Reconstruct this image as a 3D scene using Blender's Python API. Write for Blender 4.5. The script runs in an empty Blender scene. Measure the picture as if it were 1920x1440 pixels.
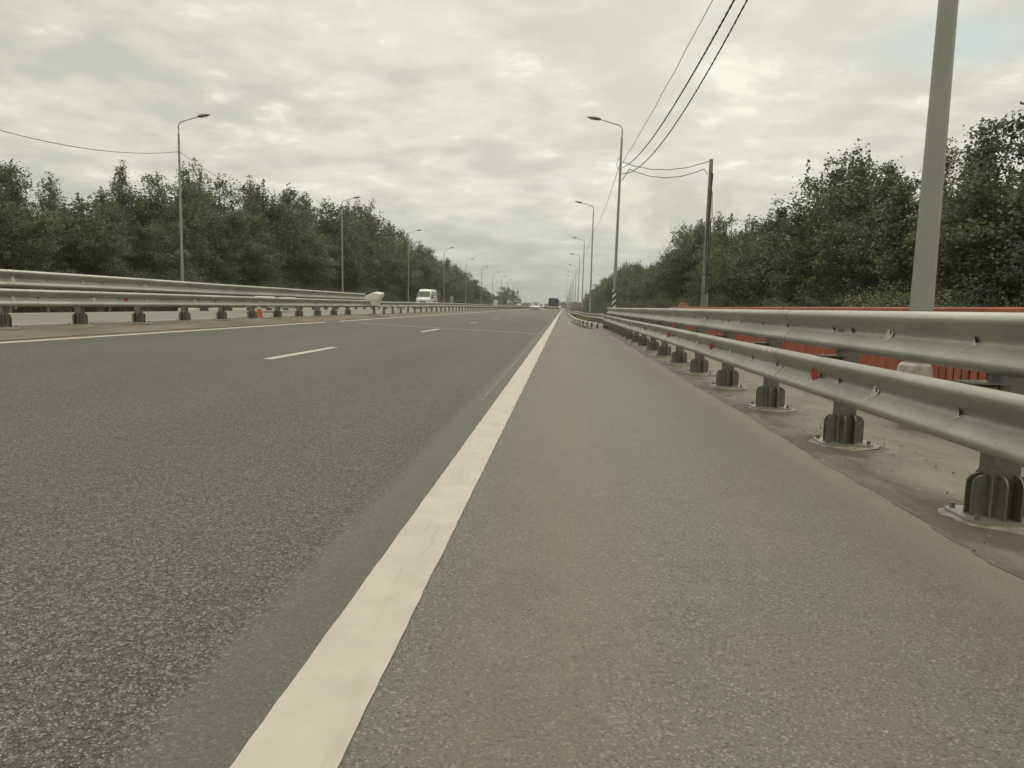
import bpy, math, random
import numpy as np
from mathutils import Vector, Matrix
S = bpy.context.scene
COL = S.collection
rnd = random.Random(7)
PI = math.pi

# ------------------------------------------------------------------ camera
F_PX = 1356.7            # focal length in pixels of a 1920 px wide frame
CAM_H = 0.955
def cam_basis():
    Y = Vector((96.5, 144.4, -F_PX)).normalized()       # road direction in camera space
    u = Vector((0.030, 1, 0)); Z = (u - u.dot(Y)*Y).normalized()
    X = Y.cross(Z)
    return Matrix((X, Y, Z))
cd = bpy.data.cameras.new("camera"); cam = bpy.data.objects.new("camera", cd); COL.objects.link(cam)
cd.sensor_width = 36.0; cd.lens = F_PX/1920*36.0; cd.clip_start = 0.05; cd.clip_end = 6000
cam.matrix_world = Matrix.Translation((0, 0, CAM_H)) @ cam_basis().to_4x4()
S.camera = cam
S.render.resolution_x = 1024; S.render.resolution_y = 768

# ------------------------------------------------------------------ world: overcast sky
SUN_EL, SUN_AZ = math.radians(55), math.radians(8)     # azimuth measured from +Y towards +X
W = bpy.data.worlds.new("World"); S.world = W; W.use_nodes = True
def build_world():
    nt = W.node_tree; N = nt.nodes; L = nt.links; N.clear()
    out = N.new('ShaderNodeOutputWorld'); bg = N.new('ShaderNodeBackground'); L.new(bg.outputs[0], out.inputs[0])
    def m(op, a, b=None, c=None, clamp=False):
        n = N.new('ShaderNodeMath'); n.operation = op; n.use_clamp = clamp
        for i, v in enumerate((a, b, c)):
            if v is None: continue
            if isinstance(v, (int, float)): n.inputs[i].default_value = v
            else: L.new(v, n.inputs[i])
        return n.outputs[0]
    def mix(f, a, b, mode='MIX'):
        n = N.new('ShaderNodeMix'); n.data_type = 'RGBA'; n.blend_type = mode
        for s, v in ((n.inputs[0], f), (n.inputs[6], a), (n.inputs[7], b)):
            if isinstance(v, (int, float)): s.default_value = v
            elif isinstance(v, tuple): s.default_value = v
            else: L.new(v, s)
        return n.outputs[2]
    def ramp(v, stops):
        n = N.new('ShaderNodeMapRange'); n.interpolation_type = 'SMOOTHSTEP'; n.clamp = True
        L.new(v, n.inputs[0]); n.inputs[1].default_value, n.inputs[2].default_value = stops
        return n.outputs[0]
    tc = N.new('ShaderNodeTexCoord'); sep = N.new('ShaderNodeSeparateXYZ'); L.new(tc.outputs['Generated'], sep.inputs[0])
    x, y, z = sep.outputs
    zz = m('MAXIMUM', z, 0.0)
    den = m('ADD', zz, 0.17)
    px, py = m('DIVIDE', x, den), m('DIVIDE', y, den)
    cmb = N.new('ShaderNodeCombineXYZ'); L.new(px, cmb.inputs[0]); L.new(py, cmb.inputs[1]); cmb.inputs[2].default_value = 3.1
    def noise(scale, detail, rough, dist=0.0, off=(0, 0, 0), sc=(1, 1, 1)):
        mp = N.new('ShaderNodeMapping'); mp.inputs[1].default_value = off; mp.inputs[3].default_value = sc; L.new(cmb.outputs[0], mp.inputs[0])
        n = N.new('ShaderNodeTexNoise'); L.new(mp.outputs[0], n.inputs['Vector'])
        n.inputs['Scale'].default_value = scale; n.inputs['Detail'].default_value = detail
        n.inputs['Roughness'].default_value = rough; n.inputs['Distortion'].default_value = dist
        return n.outputs[0]
    big = noise(1.1, 4, 0.5, 0.3, (2.3, 7.7, 0))
    mid = noise(2.9, 7, 0.52, 0.2, (0.4, 1.9, 0), (1, 1.15, 1))
    fine = noise(7.5, 6, 0.58, 0.15, (5.1, 0.3, 0))
    v = m('ADD', m('MULTIPLY', big, 0.30), m('ADD', m('MULTIPLY', mid, 0.46), m('MULTIPLY', fine, 0.24)))
    body = ramp(v, (0.40, 0.58))
    col = mix(body, (0.555, 0.555, 0.48, 1), (0.75, 0.735, 0.625, 1))
    # bright rims where the cells are thin
    rim = m('MULTIPLY', ramp(m('ADD', m('MULTIPLY', mid, 0.6), m('MULTIPLY', fine, 0.4)), (0.55, 0.64)), 0.75)
    col = mix(rim, col, (0.92, 0.89, 0.75, 1))
    # far low cloud deck: greyer and bluer towards the horizon
    hz = ramp(z, (0.0, 0.17))
    lowc = mix(ramp(mid, (0.4, 0.68)), (0.39, 0.425, 0.39, 1), (0.51, 0.525, 0.46, 1))
    col = mix(hz, lowc, col)
    # thin patches of open sky
    sky = N.new('ShaderNodeTexSky'); sky.sky_type = 'NISHITA'; sky.sun_disc = False
    sky.sun_elevation = SUN_EL; sky.sun_rotation = SUN_AZ; sky.air_density = 1.2; sky.dust_density = 1.5
    nis = N.new('ShaderNodeVectorMath'); nis.operation = 'SCALE'; L.new(sky.outputs[0], nis.inputs[0]); nis.inputs[3].default_value = 0.12
    gap = m('MULTIPLY', ramp(noise(1.15, 5, 0.55, 0.3, (8.2, 3.3, 0)), (0.60, 0.75)), 0.45)
    gap = m('MULTIPLY', gap, ramp(z, (0.12, 0.3)))
    col = mix(gap, col, nis.outputs[0])
    # a towering bright cumulus low over the road, to the right
    def blob(az, el, ra, re):
        a = N.new('ShaderNodeMath'); a.operation = 'ARCTAN2'; L.new(x, a.inputs[0]); L.new(y, a.inputs[1])
        da = m('DIVIDE', m('SUBTRACT', a.outputs[0], math.radians(az)), math.radians(ra))
        de = m('DIVIDE', m('SUBTRACT', z, math.sin(math.radians(el))), math.sin(math.radians(re)))
        return m('SQRT', m('ADD', m('POWER', m('ABSOLUTE', da), 2.0), m('POWER', m('ABSOLUTE', de), 2.0)))
    nb = N.new('ShaderNodeTexNoise'); L.new(tc.outputs['Generated'], nb.inputs['Vector']); nb.inputs['Scale'].default_value = 14; nb.inputs['Detail'].default_value = 7; nb.inputs['Roughness'].default_value = 0.6
    jit = m('MULTIPLY', m('SUBTRACT', nb.outputs[0], 0.5), 1.5)
    c1 = m('SUBTRACT', 1.0, ramp(m('ADD', blob(7.5, 7.3, 6.2, 3.2), jit), (0.55, 1.05)))
    col = mix(m('MULTIPLY', c1, 0.75), col, mix(ramp(nb.outputs[0], (0.35, 0.62)), (0.50, 0.50, 0.41, 1), (0.80, 0.78, 0.63, 1)))
    hole = m('SUBTRACT', 1.0, ramp(m('ADD', blob(26.0, 17.3, 6.5, 2.0), m('MULTIPLY', jit, 1.1)), (0.35, 1.1)))
    col = mix(m('MULTIPLY', hole, 0.7), col, (0.50, 0.60, 0.62, 1))
    glow = m('SUBTRACT', 1.0, ramp(blob(11, 22, 34, 24), (0.0, 1.0)))
    col = mix(m('MULTIPLY', glow, 0.28), col, (0.92, 0.90, 0.74, 1))
    left = ramp(m('MULTIPLY', x, -1.0), (-0.1, 0.9))
    col = mix(m('MULTIPLY', left, 0.20), col, (0.36, 0.37, 0.29, 1))
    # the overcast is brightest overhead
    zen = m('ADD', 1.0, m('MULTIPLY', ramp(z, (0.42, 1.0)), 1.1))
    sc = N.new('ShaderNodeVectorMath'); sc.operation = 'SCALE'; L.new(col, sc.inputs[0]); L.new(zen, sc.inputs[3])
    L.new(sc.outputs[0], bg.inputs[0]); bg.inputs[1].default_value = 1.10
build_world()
sd = bpy.data.lights.new("sun", 'SUN'); sd.energy = 0.9; sd.angle = math.radians(28); sd.color = (1.0, 0.96, 0.84)
so = bpy.data.objects.new("sun", sd); COL.objects.link(so)
sv = Vector((math.sin(SUN_AZ)*math.cos(SUN_EL), math.cos(SUN_AZ)*math.cos(SUN_EL), math.sin(SUN_EL)))
so.rotation_euler = sv.to_track_quat('Z', 'Y').to_euler(); so.location = (0, 0, 60)
S.view_settings.view_transform = 'Standard'; S.view_settings.look = 'None'
S.view_settings.exposure = 0.0; S.view_settings.gamma = 1.0; S.view_settings.use_curve_mapping = False
S.render.engine = 'CYCLES'

# ------------------------------------------------------------------ helpers
def tag(o, label=None, cat=None, group=None, kind=None):
    if label: o['label'] = label
    if cat: o['category'] = cat
    if group: o['group'] = group
    if kind: o['kind'] = kind
    return o
def empty(name, loc=(0, 0, 0), rz=0.0, label=None, cat=None, group=None):
    o = bpy.data.objects.new(name, None); COL.objects.link(o); o.location = loc; o.rotation_euler = (0, 0, rz)
    o.empty_display_size = 0.2
    return tag(o, label, cat, group)
KIDS = {}
def link(name, me, parent=None):
    o = bpy.data.objects.new(name, me); COL.objects.link(o)
    if parent: o.parent = parent; KIDS.setdefault(parent.name, []).append(o)
    return o
def copy_tree(o, parent=None):
    c = o.copy(); COL.objects.link(c); c.parent = parent
    c.matrix_parent_inverse = o.matrix_parent_inverse.copy()
    if parent: KIDS.setdefault(parent.name, []).append(c)
    for ch in list(KIDS.get(o.name, [])): copy_tree(ch, c)
    return c
class MB:
    """collects faces, builds one mesh"""
    def __init__(s): s.v = []; s.f = []; s.m = []; s.mats = []
    def mi(s, mat):
        if mat not in s.mats: s.mats.append(mat)
        return s.mats.index(mat)
    def add(s, vs, fs, mat):
        o = len(s.v); s.v += [tuple(p) for p in vs]; k = s.mi(mat)
        for f in fs: s.f.append(tuple(i+o for i in f)); s.m.append(k)
    def box(s, c, d, mat, rot=None, taper=(1, 1)):
        hx, hy, hz = d[0]/2, d[1]/2, d[2]/2; vs = []
        for sz in (-1, 1):
            tx, ty = (taper if sz > 0 else (1, 1))
            for sx, sy in ((-1, -1), (1, -1), (1, 1), (-1, 1)):
                p = Vector((sx*hx*tx, sy*hy*ty, sz*hz))
                if rot is not None: p = rot @ p
                vs.append((p.x+c[0], p.y+c[1], p.z+c[2]))
        s.add(vs, [(3, 2, 1, 0), (4, 5, 6, 7), (0, 1, 5, 4), (1, 2, 6, 5), (2, 3, 7, 6), (3, 0, 4, 7)], mat)
    def bbox(s, c, d, b, mat):
        """box with chamfered vertical and top edges"""
        hx, hy, hz = d[0]/2, d[1]/2, d[2]/2
        def ring(hx, hy, b, z): return [(c[0]+x, c[1]+y, z) for x, y in ((-hx+b, -hy), (hx-b, -hy), (hx, -hy+b), (hx, hy-b), (hx-b, hy), (-hx+b, hy), (-hx, hy-b), (-hx, -hy+b))]
        r = ring(hx, hy, b, c[2]-hz) + ring(hx, hy, b, c[2]+hz-b) + ring(hx-b, hy-b, b*.6, c[2]+hz)
        fs = [tuple(range(7, -1, -1)), tuple(range(16, 24))]
        for k in (0, 8):
            for i in range(8): j = (i+1) % 8; fs.append((k+i, k+j, k+8+j, k+8+i))
        s.add(r, fs, mat)
    def prism(s, poly, axis, a, b, mat):
        """poly (2D) extruded along axis from a to b"""
        n = len(poly)
        def P(p, t):
            if axis == 'x': return (t, p[0], p[1])
            if axis == 'y': return (p[0], t, p[1])
            return (p[0], p[1], t)
        vs = [P(p, a) for p in poly] + [P(p, b) for p in poly]
        fs = [tuple(range(n)), tuple(range(2*n-1, n-1, -1))] + [(i, n+i, n+(i+1) % n, (i+1) % n) for i in range(n)]
        s.add(vs, fs, mat)
    def tube(s, pts, rad, mat, n=8, cap=True, phase=0.0):
        pts = [Vector(p) for p in pts]; rs = rad if isinstance(rad, (list, tuple)) else [rad]*len(pts)
        vs = []; up = None
        for i, p in enumerate(pts):
            d = (pts[min(i+1, len(pts)-1)] - pts[max(i-1, 0)]).normalized()
            if up is None:
                up = Vector((0, 1, 0)) if abs(d.y) < .9 else Vector((0, 0, 1))
            a = d.cross(up).normalized(); b = a.cross(d).normalized(); up = b
            for k in range(n):
                t = 2*PI*k/n + phase; q = p + (a*math.cos(t) + b*math.sin(t))*rs[i]; vs.append(tuple(q))
        fs = []
        for i in range(len(pts)-1):
            for k in range(n):
                l = (k+1) % n; fs.append((i*n+k, i*n+l, (i+1)*n+l, (i+1)*n+k))
        if cap: fs += [tuple(range(n-1, -1, -1)), tuple(range((len(pts)-1)*n, len(pts)*n))]
        s.add(vs, fs, mat)
    def build(s, name, parent=None, smooth=False, angle=None):
        me = bpy.data.meshes.new(name); me.from_pydata(s.v, [], s.f); me.update()
        for m_ in s.mats: me.materials.append(m_)
        me.polygons.foreach_set('material_index', s.m)
        if smooth: me.polygons.foreach_set('use_smooth', [True]*len(me.polygons))
        me.validate(); me.update()
        if smooth and angle:
            me.set_sharp_from_angle(angle=angle)
        return link(name, me, parent)

# ------------------------------------------------------------------ materials
def new_mat(name):
    m = bpy.data.materials.new(name); m.use_nodes = True; nt = m.node_tree
    b = nt.nodes['Principled BSDF']; return m, nt, b
class NB:
    def __init__(s, nt): s.nt = nt; s.N = nt.nodes; s.L = nt.links
    def _set(s, sock, v):
        if isinstance(v, (int, float)): sock.default_value = v
        elif isinstance(v, tuple): sock.default_value = v if len(v) == 4 or sock.type != 'RGBA' else v+(1,)
        else: s.L.new(v, sock)
    def math(s, op, a, b=None, c=None, clamp=False):
        n = s.N.new('ShaderNodeMath'); n.operation = op; n.use_clamp = clamp
        for i, v in enumerate((a, b, c)):
            if v is not None: s._set(n.inputs[i], v)
        return n.outputs[0]
    def mix(s, f, a, b, mode='MIX'):
        n = s.N.new('ShaderNodeMix'); n.data_type = 'RGBA'; n.blend_type = mode
        s._set(n.inputs[0], f); s._set(n.inputs[6], a); s._set(n.inputs[7], b); return n.outputs[2]
    def ss(s, v, a, b, lo=0.0, hi=1.0, smooth=True):
        n = s.N.new('ShaderNodeMapRange'); n.clamp = True
        if smooth: n.interpolation_type = 'SMOOTHSTEP'
        s._set(n.inputs[0], v); n.inputs[1].default_value = a; n.inputs[2].default_value = b
        n.inputs[3].default_value = lo; n.inputs[4].default_value = hi; return n.outputs[0]
    def pos(s):
        return s.N.new('ShaderNodeNewGeometry').outputs['Position']
    def obj(s): return s.N.new('ShaderNodeTexCoord').outputs['Object']
    def sep(s, v):
        n = s.N.new('ShaderNodeSeparateXYZ'); s._set(n.inputs[0], v); return n.outputs
    def map(s, v, sc=(1, 1, 1), off=(0, 0, 0)):
        n = s.N.new('ShaderNodeMapping'); s._set(n.inputs[0], v); n.inputs[1].default_value = off; n.inputs[3].default_value = sc; return n.outputs[0]
    def noise(s, v, scale, detail=4, rough=.55, dist=0):
        n = s.N.new('ShaderNodeTexNoise'); s._set(n.inputs['Vector'], v); n.inputs['Scale'].default_value = scale
        n.inputs['Detail'].default_value = detail; n.inputs['Roughness'].default_value = rough; n.inputs['Distortion'].default_value = dist
        return n.outputs[0]
    def voro(s, v, scale, feat='F1', out=0, rand=1.0):
        n = s.N.new('ShaderNodeTexVoronoi'); n.feature = feat; s._set(n.inputs['Vector'], v); n.inputs['Scale'].default_value = scale
        n.inputs['Randomness'].default_value = rand
        return n.outputs[out]
    def bump(s, h, strength=.5, dist=.01, nrm=None):
        n = s.N.new('ShaderNodeBump'); s._set(n.inputs['Height'], h); s._set(n.inputs['Strength'], strength); n.inputs['Distance'].default_value = dist
        if nrm is not None: s.L.new(nrm, n.inputs['Normal'])
        return n.outputs[0]
def simple(name, col, rough=.6, metal=0.0, var=.12, scale=6.0, bump=0.0, bscale=60, spec=.5, emit=None):
    m, nt, b = new_mat(name); k = NB(nt); p = k.obj()
    n = k.noise(p, scale, 5, .6)
    c = k.mix(k.ss(n, .3, .7), tuple(x*(1-var) for x in col)+(1,), tuple(min(1, x*(1+var)) for x in col)+(1,))
    nt.links.new(c, b.inputs['Base Color']); b.inputs['Roughness'].default_value = rough; b.inputs['Metallic'].default_value = metal
    b.inputs['Specular IOR Level'].default_value = spec
    if bump: nt.links.new(k.bump(k.noise(p, bscale, 4, .6), bump, .004), b.inputs['Normal'])
    if emit: b.inputs['Emission Color'].default_value = emit[:3]+(1,); b.inputs['Emission Strength'].default_value = emit[3]
    return m

def mat_road():
    m, nt, b = new_mat("asphalt"); k = NB(nt); p = k.pos(); x, y, z = k.sep(p)
    wob = k.noise(p, 1.3, 5, .6); wob2 = k.noise(p, 22, 3, .6)
    xe = k.math('ADD', x, k.math('MULTIPLY', k.math('SUBTRACT', wob, .5), .10))
    xe = k.math('ADD', xe, k.math('MULTIPLY', k.math('SUBTRACT', wob2, .5), .09))
    coarse = k.math('SUBTRACT', 1.0, k.ss(xe, -.93, -.74))
    band = k.math('MULTIPLY', k.ss(xe, -.93, -.74), k.math('SUBTRACT', 1.0, k.ss(x, -.66, -.60)))
    # coarse stone mastic
    v1 = k.voro(p, 88); vc = k.voro(p, 88, out=1); v2 = k.voro(k.map(p, off=(3.1, 1.2, 0)), 62)
    sv = k.N.new('ShaderNodeSeparateColor'); nt.links.new(vc, sv.inputs[0]); rv = sv.outputs[0]
    stone = k.math('SUBTRACT', 1.0, k.ss(v1, .25, .62))
    holes = k.ss(v2, .52, .80)
    h = k.math('SUBTRACT', stone, k.math('MULTIPLY', holes, .9))
    cdark, clt = (.100, .096, .083, 1), (.238, .230, .198, 1)
    cst = k.mix(k.math('MULTIPLY', h, 1.0, clamp=True), cdark, clt)
    cst = k.mix(k.ss(rv, .80, .98, 0, .55), cst, (.30, .29, .25, 1))
    cst = k.mix(k.ss(rv, .0, .3, .45, 0), cst, (.05, .05, .042, 1))
    # fine shoulder asphalt
    f1 = k.voro(k.map(p, off=(1.7, 7, 0)), 170); fc = k.voro(k.map(p, off=(1.7, 7, 0)), 170, out=1)
    sf = k.N.new('ShaderNodeSeparateColor'); nt.links.new(fc, sf.inputs[0]); rf = sf.outputs[0]
    cf = k.mix(k.ss(k.noise(p, 120, 3, .7), .35, .65), (.116, .111, .094, 1), (.172, .166, .142, 1))
    cf = k.mix(k.ss(rf, .86, .96, 0, .55), cf, (.36, .34, .29, 1))
    cf = k.mix(k.ss(rf, .13, .04, 0, .7), cf, (.05, .045, .035, 1))
    pits = k.math('MULTIPLY', k.ss(k.voro(k.map(p, off=(9, 4, 0)), 9), .055, .03), 1.0)
    cf = k.mix(k.math('MULTIPLY', pits, .0), cf, (.05, .045, .04, 1))
    cf = k.mix(k.math('MULTIPLY', k.ss(k.voro(k.map(p, off=(2, 8, 0)), 5), .035, .02), .7), cf, (.42, .38, .30, 1))
    c = k.mix(coarse, cf, cst)
    # darker smooth band between lane and line
    c = k.mix(k.math('MULTIPLY', band, .60), c, (.085, .084, .073, 1))
    # dust: brown streaks on the shoulder, heavier to the kerb side
    st = k.noise(k.map(p, (1.0, .10, 1)), 2.3, 6, .6, .4); st2 = k.noise(k.map(p, (1, .35, 1), (4, 0, 0)), 1.1, 5, .6, .6)
    right = k.ss(x, 1.05, 1.78)
    mid = k.math('MULTIPLY', k.ss(x, -.45, -.12), k.ss(x, .55, .05))
    patch = k.ss(st2, .40, .66, 0, .45)
    d = k.math('ADD', k.math('MULTIPLY', right, k.ss(st, .25, .6, .55, 1.0)), k.math('MULTIPLY', mid, k.ss(st, .30, .60, .45, .95)), clamp=True)
    d = k.math('MAXIMUM', d, k.math('MULTIPLY', patch, k.ss(x, -.6, -.2)))
    edge_ = k.math('MULTIPLY', k.ss(x, 1.50, 1.74), k.ss(k.noise(k.map(p, (1, .5, 1)), 5, 4, .6), .3, .6, .3, 1))
    c = k.mix(k.math('MULTIPLY', d, .52), c, (.182, .153, .118, 1))
    c = k.mix(k.math('MULTIPLY', edge_, .45), c, (.255, .230, .184, 1))
    # lane wear: wheel paths slightly darker and polished
    wp = k.math('SINE', k.math('MULTIPLY', x, 2*PI/1.85))
    big = k.noise(k.map(p, (1, .25, 1)), .5, 5, .6)
    tone = k.math('ADD', .965, k.math('ADD', k.math('MULTIPLY', wp, .03), k.math('MULTIPLY', k.math('SUBTRACT', big, .5), .34)))
    big2 = k.noise(p, 3.5, 5, .65)
    tone = k.math('ADD', tone, k.math('MULTIPLY', k.math('SUBTRACT', big2, .5), .22))
    # a faint lengthwise construction seam in the lanes
    seam = k.math('MULTIPLY', k.ss(k.math('ABSOLUTE', k.math('ADD', x, 4.42)), .035, .012), k.ss(k.noise(k.map(p, (1, .3, 1)), 1.2, 3, .6), .42, .6, .15, .7))
    tl = k.N.new('ShaderNodeVectorMath'); tl.operation = 'SCALE'; nt.links.new(c, tl.inputs[0]); nt.links.new(tone, tl.inputs[3]); c = tl.outputs[0]
    c = k.mix(k.math('MULTIPLY', seam, .35), c, (.27, .26, .22, 1))
    # brown dirt along the left edge line
    c = k.mix(k.math('MULTIPLY', k.ss(x, -7.85, -8.5), k.ss(st, .25, .55, .5, .95)), c, (.175, .148, .107, 1))
    nt.links.new(c, b.inputs['Base Color'])
    b.inputs['Roughness'].default_value = .74; b.inputs['Specular IOR Level'].default_value = .35
    hf = k.math('ADD', k.math('MULTIPLY', f1, .25), k.math('MULTIPLY', k.noise(p, 260, 3, .7), .5))
    hh = k.N.new('ShaderNodeMix'); hh.data_type = 'FLOAT'; k._set(hh.inputs[0], coarse); k._set(hh.inputs[2], hf); k._set(hh.inputs[3], h)
    nt.links.new(k.bump(hh.outputs[0], k.math('ADD', .35, k.math('MULTIPLY', coarse, .60)), .0080), b.inputs['Normal'])
    return m
def mat_plain_asphalt():
    m, nt, b = new_mat("old_asphalt"); k = NB(nt); p = k.pos()
    c = k.mix(k.ss(k.noise(p, 60, 4, .7), .3, .7), (.13, .128, .108, 1), (.205, .20, .17, 1))
    c = k.mix(k.ss(k.noise(k.map(p, (1, .2, 1)), .6, 5, .6), .4, .7, 0, .5), c, (.20, .185, .15, 1))
    nt.links.new(c, b.inputs['Base Color']); b.inputs['Roughness'].default_value = .8
    return m
def mat_walk():
    m, nt, b = new_mat("dusty_concrete"); k = NB(nt); p = k.pos(); x, y, z = k.sep(p)
    n1 = k.noise(k.map(p, (1, .45, 1)), 3.2, 7, .62, .6); n2 = k.noise(p, 90, 4, .7)
    c = k.mix(k.ss(n1, .32, .68), (.178, .160, .130, 1), (.262, .240, .200, 1))
    c = k.mix(k.ss(n2, .35, .7, 0, .55), c, (.13, .118, .094, 1))
    c = k.mix(k.ss(k.noise(p, 210, 2, .7), .55, .72, 0, .5), c, (.34, .31, .26, 1))
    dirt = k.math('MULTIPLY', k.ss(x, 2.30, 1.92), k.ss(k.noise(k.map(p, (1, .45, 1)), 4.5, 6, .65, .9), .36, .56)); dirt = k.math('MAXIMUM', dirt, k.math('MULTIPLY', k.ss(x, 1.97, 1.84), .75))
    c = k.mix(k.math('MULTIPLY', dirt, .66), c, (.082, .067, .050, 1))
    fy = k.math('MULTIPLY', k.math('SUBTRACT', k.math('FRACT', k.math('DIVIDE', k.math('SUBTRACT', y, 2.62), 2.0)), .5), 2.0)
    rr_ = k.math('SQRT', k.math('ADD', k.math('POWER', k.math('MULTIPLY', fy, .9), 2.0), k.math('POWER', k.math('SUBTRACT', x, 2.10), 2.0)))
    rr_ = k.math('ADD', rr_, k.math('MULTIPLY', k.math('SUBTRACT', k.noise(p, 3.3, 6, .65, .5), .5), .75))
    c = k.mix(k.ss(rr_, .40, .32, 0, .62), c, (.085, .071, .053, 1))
    pale = k.ss(k.noise(k.map(p, (1, .35, 1), (5, 2, 0)), 7, 5, .6, 1.2), .60, .72, 0, .5)
    c = k.mix(pale, c, (.31, .285, .235, 1))
    c = k.mix(k.math('MULTIPLY', k.ss(k.voro(p, 11), .06, .03), .7), c, (.05, .045, .035, 1))
    nt.links.new(c, b.inputs['Base Color']); b.inputs['Roughness'].default_value = .85
    nt.links.new(k.bump(k.math('ADD', k.noise(p, 160, 4, .75), k.math('MULTIPLY', n1, .6)), .6, .005), b.inputs['Normal'])
    return m
def mat_dirt():
    m, nt, b = new_mat("median_dirt"); k = NB(nt); p = k.pos()
    n1 = k.noise(k.map(p, (1, .25, 1)), 2.0, 7, .62, .5); n2 = k.noise(p, 45, 4, .7)
    c = k.mix(k.ss(n1, .3, .7), (.115, .098, .072, 1), (.205, .182, .140, 1))
    c = k.mix(k.ss(n2, .3, .7, 0, .4), c, (.12, .10, .075, 1))
    c = k.mix(k.math('MULTIPLY', k.ss(k.voro(p, 6), .05, .025), .7), c, (.05, .045, .035, 1))
    nt.links.new(c, b.inputs['Base Color']); b.inputs['Roughness'].default_value = .9
    nt.links.new(k.bump(k.math('ADD', n1, n2), .6, .02), b.inputs['Normal'])
    return m
def mat_paint(name='road_paint', base=(.455, .417, .352), wear=.5, faint=False):
    m, nt, b = new_mat(name); k = NB(nt); p = k.pos()
    n = k.noise(p, 5, 6, .6); n2 = k.noise(p, 150, 3, .6)
    c = k.mix(k.ss(n, .3, .7), tuple(v*.92 for v in base)+(1,), tuple(v*1.05 for v in base)+(1,))
    c = k.mix(k.ss(n2, .25, .5, .22, 0), c, tuple(v*.72 for v in base)+(1,))
    # hairline cracks running with the line, and black specks
    xx, yy, _z = k.sep(p)
    wv = k.noise(k.map(p, (0.0, 1, 1)), 4.5, 5, .62)
    def crack(x0, amp, lo, hi):
        d = k.math('ABSOLUTE', k.math('SUBTRACT', xx, k.math('ADD', x0, k.math('MULTIPLY', k.math('SUBTRACT', wv, .5), amp))))
        return k.math('MULTIPLY', k.ss(d, .0022, .0008), k.ss(k.noise(k.map(p, (0, 1, 1), (0, lo, 0)), 1.6, 3, .5), .50, hi))
    cr = k.math('MAXIMUM', crack(-.545, .09, 0.0, .60), crack(-.50, .14, 7.0, .62))
    c = k.mix(k.math('MULTIPLY', cr, .45), c, (.14, .125, .09, 1))
    c = k.mix(k.math('MULTIPLY', k.ss(k.voro(p, 6), .045, .03), .6), c, (.09, .085, .07, 1))
    c = k.mix(k.math('MULTIPLY', k.ss(k.noise(k.map(p, (3, .5, 1)), 3.0, 5, .6, .6), .52, .72), .30), c, (.34, .31, .235, 1))
    if faint: c = k.mix(.70, c, (.17, .165, .14, 1))
    nt.links.new(c, b.inputs['Base Color']); b.inputs['Roughness'].default_value = .62; b.inputs['Specular IOR Level'].default_value = .35
    nt.links.new(k.bump(k.math('ADD', n2, k.math('MULTIPLY', n, 2.0)), .25, .003), b.inputs['Normal'])
    return m
def mat_zinc(name='galvanised_steel', base=(.40, .395, .35), dirt=.5):
    m, nt, b = new_mat(name); k = NB(nt); p = k.obj(); q = k.pos()
    n = k.noise(k.map(q, (1, .35, 1)), 3.0, 6, .6, .3); n2 = k.noise(k.map(q, (1, .5, 1)), 30, 4, .65)
    sp = k.voro(q, 45, out=1); se = k.N.new('ShaderNodeSeparateColor'); nt.links.new(sp, se.inputs[0])
    c = k.mix(k.ss(n, .28, .72), tuple(v*.80 for v in base)+(1,), tuple(v*1.12 for v in base)+(1,))
    c = k.mix(k.ss(n2, .4, .75, 0, .35), c, (.27, .24, .18, 1))
    c = k.mix(k.ss(se.outputs[0], 0, 1, 0, .10), c, (.5, .5, .46, 1))
    sc = k.noise(k.map(q, (1, 3.0, 30), (2, 1, 0)), 1.2, 5, .7)      # lengthwise scuffs
    c = k.mix(k.ss(sc, .62, .74, 0, .35), c, (.22, .20, .16, 1))
    sp2 = k.math('MULTIPLY', k.ss(k.voro(q, 17), .075, .03), .65)
    c = k.mix(sp2, c, (.13, .10, .07, 1))
    nt.links.new(c, b.inputs['Base Color']); b.inputs['Metallic'].default_value = .55
    nt.links.new(k.ss(n2, .2, .8, .36, .55), b.inputs['Roughness'])
    nt.links.new(k.bump(k.math('ADD', n, k.math('MULTIPLY', n2, .15)), .20, .008), b.inputs['Normal'])
    return m
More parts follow.
